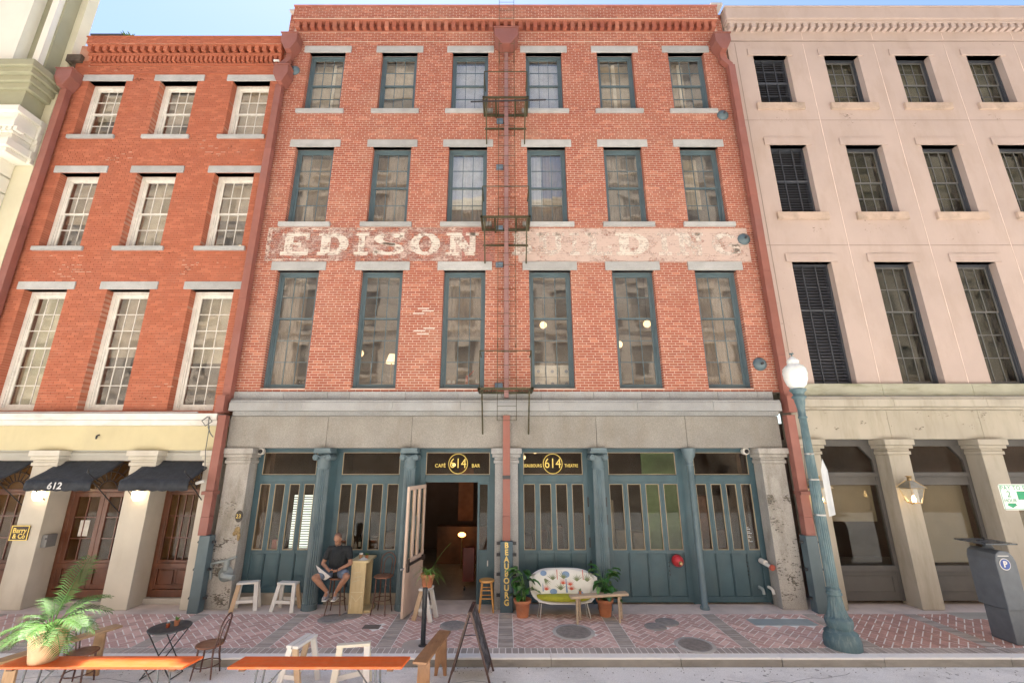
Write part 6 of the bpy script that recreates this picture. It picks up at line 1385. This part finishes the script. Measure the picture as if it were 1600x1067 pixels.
# local frame: +x to the photo's right, -y towards the camera
Lk = (.33, -.36, .80); Rk = (-.35, -.36, .78); La = (.085, -.24, .47); Ra = (-.10, -.24, .47)
sh = 1.27; Ls = (.205, -.02, sh); Rs = (-.205, -.02, sh); Le = (.30, -.10, 1.0); Re = (-.31, -.10, 1.0); Lw = (.075, -.30, .90); Rw = (-.085, -.30, .90)
rotH = Matrix.Rotation(math.radians(28), 3, 'X'); hc = Vector((-.02, -.13, 1.50))
def H_(x, y, z): return hc + rotH @ Vector((x, y, z))
body = [(S, (-.02, .02, .80), (-.02, .0, 1.0), .135, .13), (S, (-.02, .0, 1.0), (-.01, -.02, 1.22), .135, .145), (S, Ls, Rs, .062, .062), (S, (-.01, -.03, 1.28), H_(0, .03, -.07), .062, .056),
        (S, Ls, Le, .055, .043), (S, Le, Lw, .042, .027), (S, Rs, Re, .055, .043), (S, Re, Rw, .042, .027),
        (S, (.09, .0, .80), Lk, .095, .066), (S, (-.11, 0, .80), Rk, .095, .066), (S, Lk, (.215, -.32, .655), .062, .06), (S, (.215, -.32, .655), La, .058, .036), (S, Rk, (-.235, -.33, .655), .062, .06), (S, (-.235, -.33, .655), Ra, .058, .036),
        (S, La, (.095, -.32, .42), .036, .034), (S, Ra, (-.11, -.32, .42), .036, .034),
        ('s', H_(0, .005, .02), (.077, .095, .105), rotH), ('s', H_(0, -.03, -.055), (.058, .068, .065), rotH), ('s', H_(0, -.094, -.02), (.014, .02, .022), rotH), ('s', H_(0, -.088, .0), (.009, .012, .03), rotH),
        ('s', H_(0, -.083, .028), (.045, .016, .012), rotH), ('s', H_(0, -.088, -.062), (.024, .012, .008), rotH), ('s', H_(0, -.082, -.095), (.026, .018, .02), rotH), ('s', H_(.078, .005, -.01), (.012, .02, .03), rotH), ('s', H_(-.078, .005, -.01), (.012, .02, .03), rotH)]
for sx, wr in ((1, Vector(Lw)), (-1, Vector(Rw))):
    palm = wr + Vector((-sx * .04, -.03, -.0)); body.append((S, wr, palm, .026, .030)); body.append(('s', palm, (.038, .03, .02)))
    for f_ in range(4):
        p0 = palm + Vector((-sx * .02, -.02 + .015 * f_ * 1.1, .012 - .006 * f_)); p1 = p0 + Vector((-sx * .03, -.012, -.008)); p2 = p1 + Vector((-sx * (.012 - .002 * f_), .006, .02)); body += [(S, p0, p1, .0095, .009), (S, p1, p2, .009, .008)]
    t0 = palm + Vector((-sx * .01, -.025, .015)); t1 = t0 + Vector((-sx * .02, -.012, .022)); body += [(S, t0, t1, .011, .01), (S, t1, t1 + Vector((-sx * .014, .006, .014)), .01, .009)]
solidify_body('body', SKIN, man, body, .0075, 4)
shirt = [(S, (-.02, .02, .80), (-.02, .0, 1.0), .155, .152), (S, (-.02, .0, 1.0), (-.01, -.02, 1.2), .155, .162), (S, Ls, Rs, .078, .078), (S, (-.01, -.03, 1.27), (-.012, -.045, 1.335), .085, .07), (S, Ls, (.262, -.07, 1.12), .076, .068), (S, Rs, (-.268, -.07, 1.12), .076, .068), (S, (.1, -.01, 1.15), (.08, 0, .85), .1, .1), (S, (-.12, -.01, 1.15), (-.11, 0, .85), .1, .1)]
solidify_body('tshirt', SHIRT, man, shirt, .011, 5)
shorts = [(S, (.07, .02, .80), (.24, -.24, .815), .122, .098), (S, (-.1, .02, .80), (-.26, -.24, .805), .122, .098), ('s', (-.015, .03, .79), (.17, .15, .10))]
solidify_body('shorts', SHORT, man, shorts, .011, 4)
for sx, a in ((1, La), (-1, Ra)):
    solidify_body('shoe', SHOE, man, [(S, (a[0], a[1] + .03, .41), (a[0] + sx * .02, a[1] - .11, .38), .046, .042), (S, (a[0], a[1] - .02, .44), (a[0], a[1] - .01, .47), .042, .04)], .008, 3)
    MB().box(a[0] - .045, a[0] + .045, a[1] - .16, a[1] + .075, .335, .355).build('sole', WHT, man, local=True, bevel=.008)
MB().sph(H_(0, .02, .035), (.079, .09, .098), 18, 12, rotH).build('cropped_hair', mat('cropped_hair', (.16, .09, .065), .8, .2, 40), man, local=True)
e = MB(); [e.sph(H_(s * .03, -.088, .012), (.011, .006, .006), 8, 6, rotH) for s in (-1, 1)]; e.build('eye', mat('eye_dark', (.03, .02, .02), .3), man, local=True)
bd = MB(); bd.sph(H_(0, -.045, -.085), (.055, .055, .035), 12, 8, rotH); bd.build('beard', mat('greying_beard', (.15, .10, .08), .9, .2, 60), man, local=True)
MB().lathe([(.031, -.008), (.031, .008)], (0, 0, 0), 16, 'x').build('wristwatch', BLACKM, man, local=True, loc=(Lw[0] + .02, Lw[1] + .01, Lw[2] + .005))
t = thing('phone', 'dark phone held in the seated man\'s hands', 'phone', (-3.955, -.64, .915)); o = MB().box(-.035, .035, -.06, .06, -.004, .004).build('case', BLACKM, t, local=True, bevel=.003); o.rotation_euler = (math.radians(35), 0, 0)
k = MB(); vs = [(-4.32, -.62, 1.02), (-4.26, -.66, 1.0), (-4.0, -.56, .78), (-4.12, -.52, .70), (-4.2, -.52, .72)]; k.add(vs + [(v[0], v[1] + .012, v[2]) for v in vs], [(0, 1, 2, 3, 4), (9, 8, 7, 6, 5), (0, 5, 6, 1), (1, 6, 7, 2), (2, 7, 8, 3), (3, 8, 9, 4), (4, 9, 5, 0)]); tag(k.build('newspaper', mat('newsprint', (.72, .72, .73), .8, .06, 30)), 'folded white newspaper on the seated man\'s right thigh', 'newspaper')

t = thing('amber_lamp', 'small amber lamp glowing deep inside the dark entrance', 'lamp', (-1.35, 3.6, .8)); MB().sph((-1.35, 3.6, .95), (.12, .08, .07)).build('shade', glow('amber_glow', (1, .4, .1), 2.5), t); MB().cyl((-1.35, 3.6, 0), (-1.35, 3.6, .9), .02, n=8).build('stem', BRASS, t)
t = tag(piece('bar_counter', mat('warm_dark_wood', (.16, .07, .03), .5, .3, 3), None, (-2.2, -.2, 4.2, 4.6, 0, 1.1)), 'dark wooden bar deep inside the entrance', 'bar counter')
t = tag(piece('wall_board', mat('rust_board', (.28, .1, .04), .7, .3, 3), None, (-1.6, -1.1, 4.7, 4.75, 1.2, 2.9)), 'rusty orange board on the back wall inside the entrance', 'board')
q = random.Random(31)
for i, (x_, l_) in enumerate(((-3.0, 'stack of brown crates behind the second shop bay'), (.9, 'brown upholstered chair backs behind the fourth shop bay'), (3.1, 'pale cloth-covered piano behind the fifth shop bay'), (5.3, 'brown brick pier seen through the last shop bay'))):
    t = thing(['crate_stack', 'chair_row', 'covered_piano', 'brick_pier'][i], l_, ['crates', 'chairs', 'piano', 'pier'][i], (x_, 1.5, 0)); mm = [mat('crate_brown', (.2, .11, .06), .8), mat('velvet_brown', (.12, .05, .035), .9), mat('dust_cloth', (.4, .36, .3), .9), mat('inner_brick', (.26, .12, .08), .9, .3, 5)][i]
    for kx in range(3): piece(['crate', 'chair_back', 'cloth_panel', 'brick_course'][i], mm, t, (x_ - .6 + kx * .42, x_ - .22 + kx * .42, 1.4, 1.8, 0, q.uniform(1.2, 2.6) if i != 1 else 1.3 + .1 * kx), bevel=.03)

# weathering: damp streaks under the right-hand sills, soot on the ledges, grit in the gutter
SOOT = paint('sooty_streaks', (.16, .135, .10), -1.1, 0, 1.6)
k = MB()
for x in RX:
    for z in (9.69, 13.43): k.box(x - .68, x + .66, -.0032, -.0012, z - .62, z)
    k.box(x - .75, x + .75, -.0032, -.0012, 15.74, 15.97)
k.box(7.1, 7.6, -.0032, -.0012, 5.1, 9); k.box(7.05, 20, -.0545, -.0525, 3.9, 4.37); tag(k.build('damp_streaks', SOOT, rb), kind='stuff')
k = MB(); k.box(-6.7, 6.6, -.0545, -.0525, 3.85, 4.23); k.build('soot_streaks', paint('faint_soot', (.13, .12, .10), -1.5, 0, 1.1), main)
k = MB(); k.box(-6.69, -6.15, -.0645, -.0625, .05, 2.4); k.box(6.15, 6.69, -.0645, -.0625, .05, 2.4); tag(k.build('peeled_plaster', paint('peeled_grime', (.21, .19, .155), -.6, 0, 1.6), main), kind='stuff')
k = MB()
for x_, z_ in ((-11.9, 14.9), (-9.0, 11.9), (-8.8, 8.5), (-11.5, 8.2)): k.box(x_ - .9, x_ + .9, -.0032, -.0012, z_ - .5, z_ + .3)
k.box(-9.4, -6.98, -.0032, -.0012, 4.31, 4.75); k.build('dirty_patches', paint('brick_grime', (.20, .075, .05), -1.0, .3, 1.8), lb)
tag(bpy.context.scene.objects['dirty_patches'], kind='stuff')
q = random.Random(77); k = MB()
for i in range(520):
    x_ = q.uniform(-12, 12); y_ = -2.43 - abs(q.gauss(0, .16)); s_ = q.uniform(.004, .014); a = q.uniform(0, PI)
    if y_ < -3.4: continue
    c, d = math.cos(a) * s_, math.sin(a) * s_; k.add([(x_ - c, y_ - d, -.138), (x_ + d, y_ - c, -.138), (x_ + c, y_ + d, -.137), (x_ - d, y_ + c, -.138), (x_, y_, -.138 + s_ * .6)], [(0, 1, 4), (1, 2, 4), (2, 3, 4), (3, 0, 4)])
tag(k.build('gutter_grit', mat('gutter_grit', (.22, .19, .14), .95, .4, 30)), 'dark grit and leaf crumbs gathered in the gutter', 'grit', kind='stuff')
k = MB(); q = random.Random(5)
for x0_, y0_ in ((-8, -2.9), (-1.5, -3.1), (3.5, -2.85), (7.5, -3.0)):
    p = Vector((x0_, y0_, -.1385)); 
    for i in range(14): n_ = p + Vector((q.uniform(.1, .22), q.uniform(-.07, .07), 0)); k.beam(p, n_, .006, .002); p = n_
k.build('crack', mat('crack_dark', (.2, .19, .18), .95), street)
k = MB()
for i in range(60): x_ = q.uniform(-10, 12); y_ = q.uniform(-3.3, -2.5); k.lathe([(q.uniform(.01, .035), -.1395), (.008, -.1375)], (x_, y_, 0), 8)
tag(k.build('gum_spots', mat('gum_grey', (.36, .35, .33), .9), street), kind='stuff')

# the small group at the shopfront, nudged along the wall together with what rests on it
for o in list(COL.objects):
    if o.parent is None and 'label' in o:
        l = o['label']
        if o.name.startswith(('person', 'phone', 'newspaper')) or 'the man sits on' in l: o.location.x += .24
        elif 'pine counter' in l and 'bar stool' in l and l.startswith('tall bentwood'): o.location.x += .17
        elif 'pine counter' in l and 'cover' not in l: o.location.x += .22
        elif 'far left by the granite pilaster' in l: o.location.x -= .12
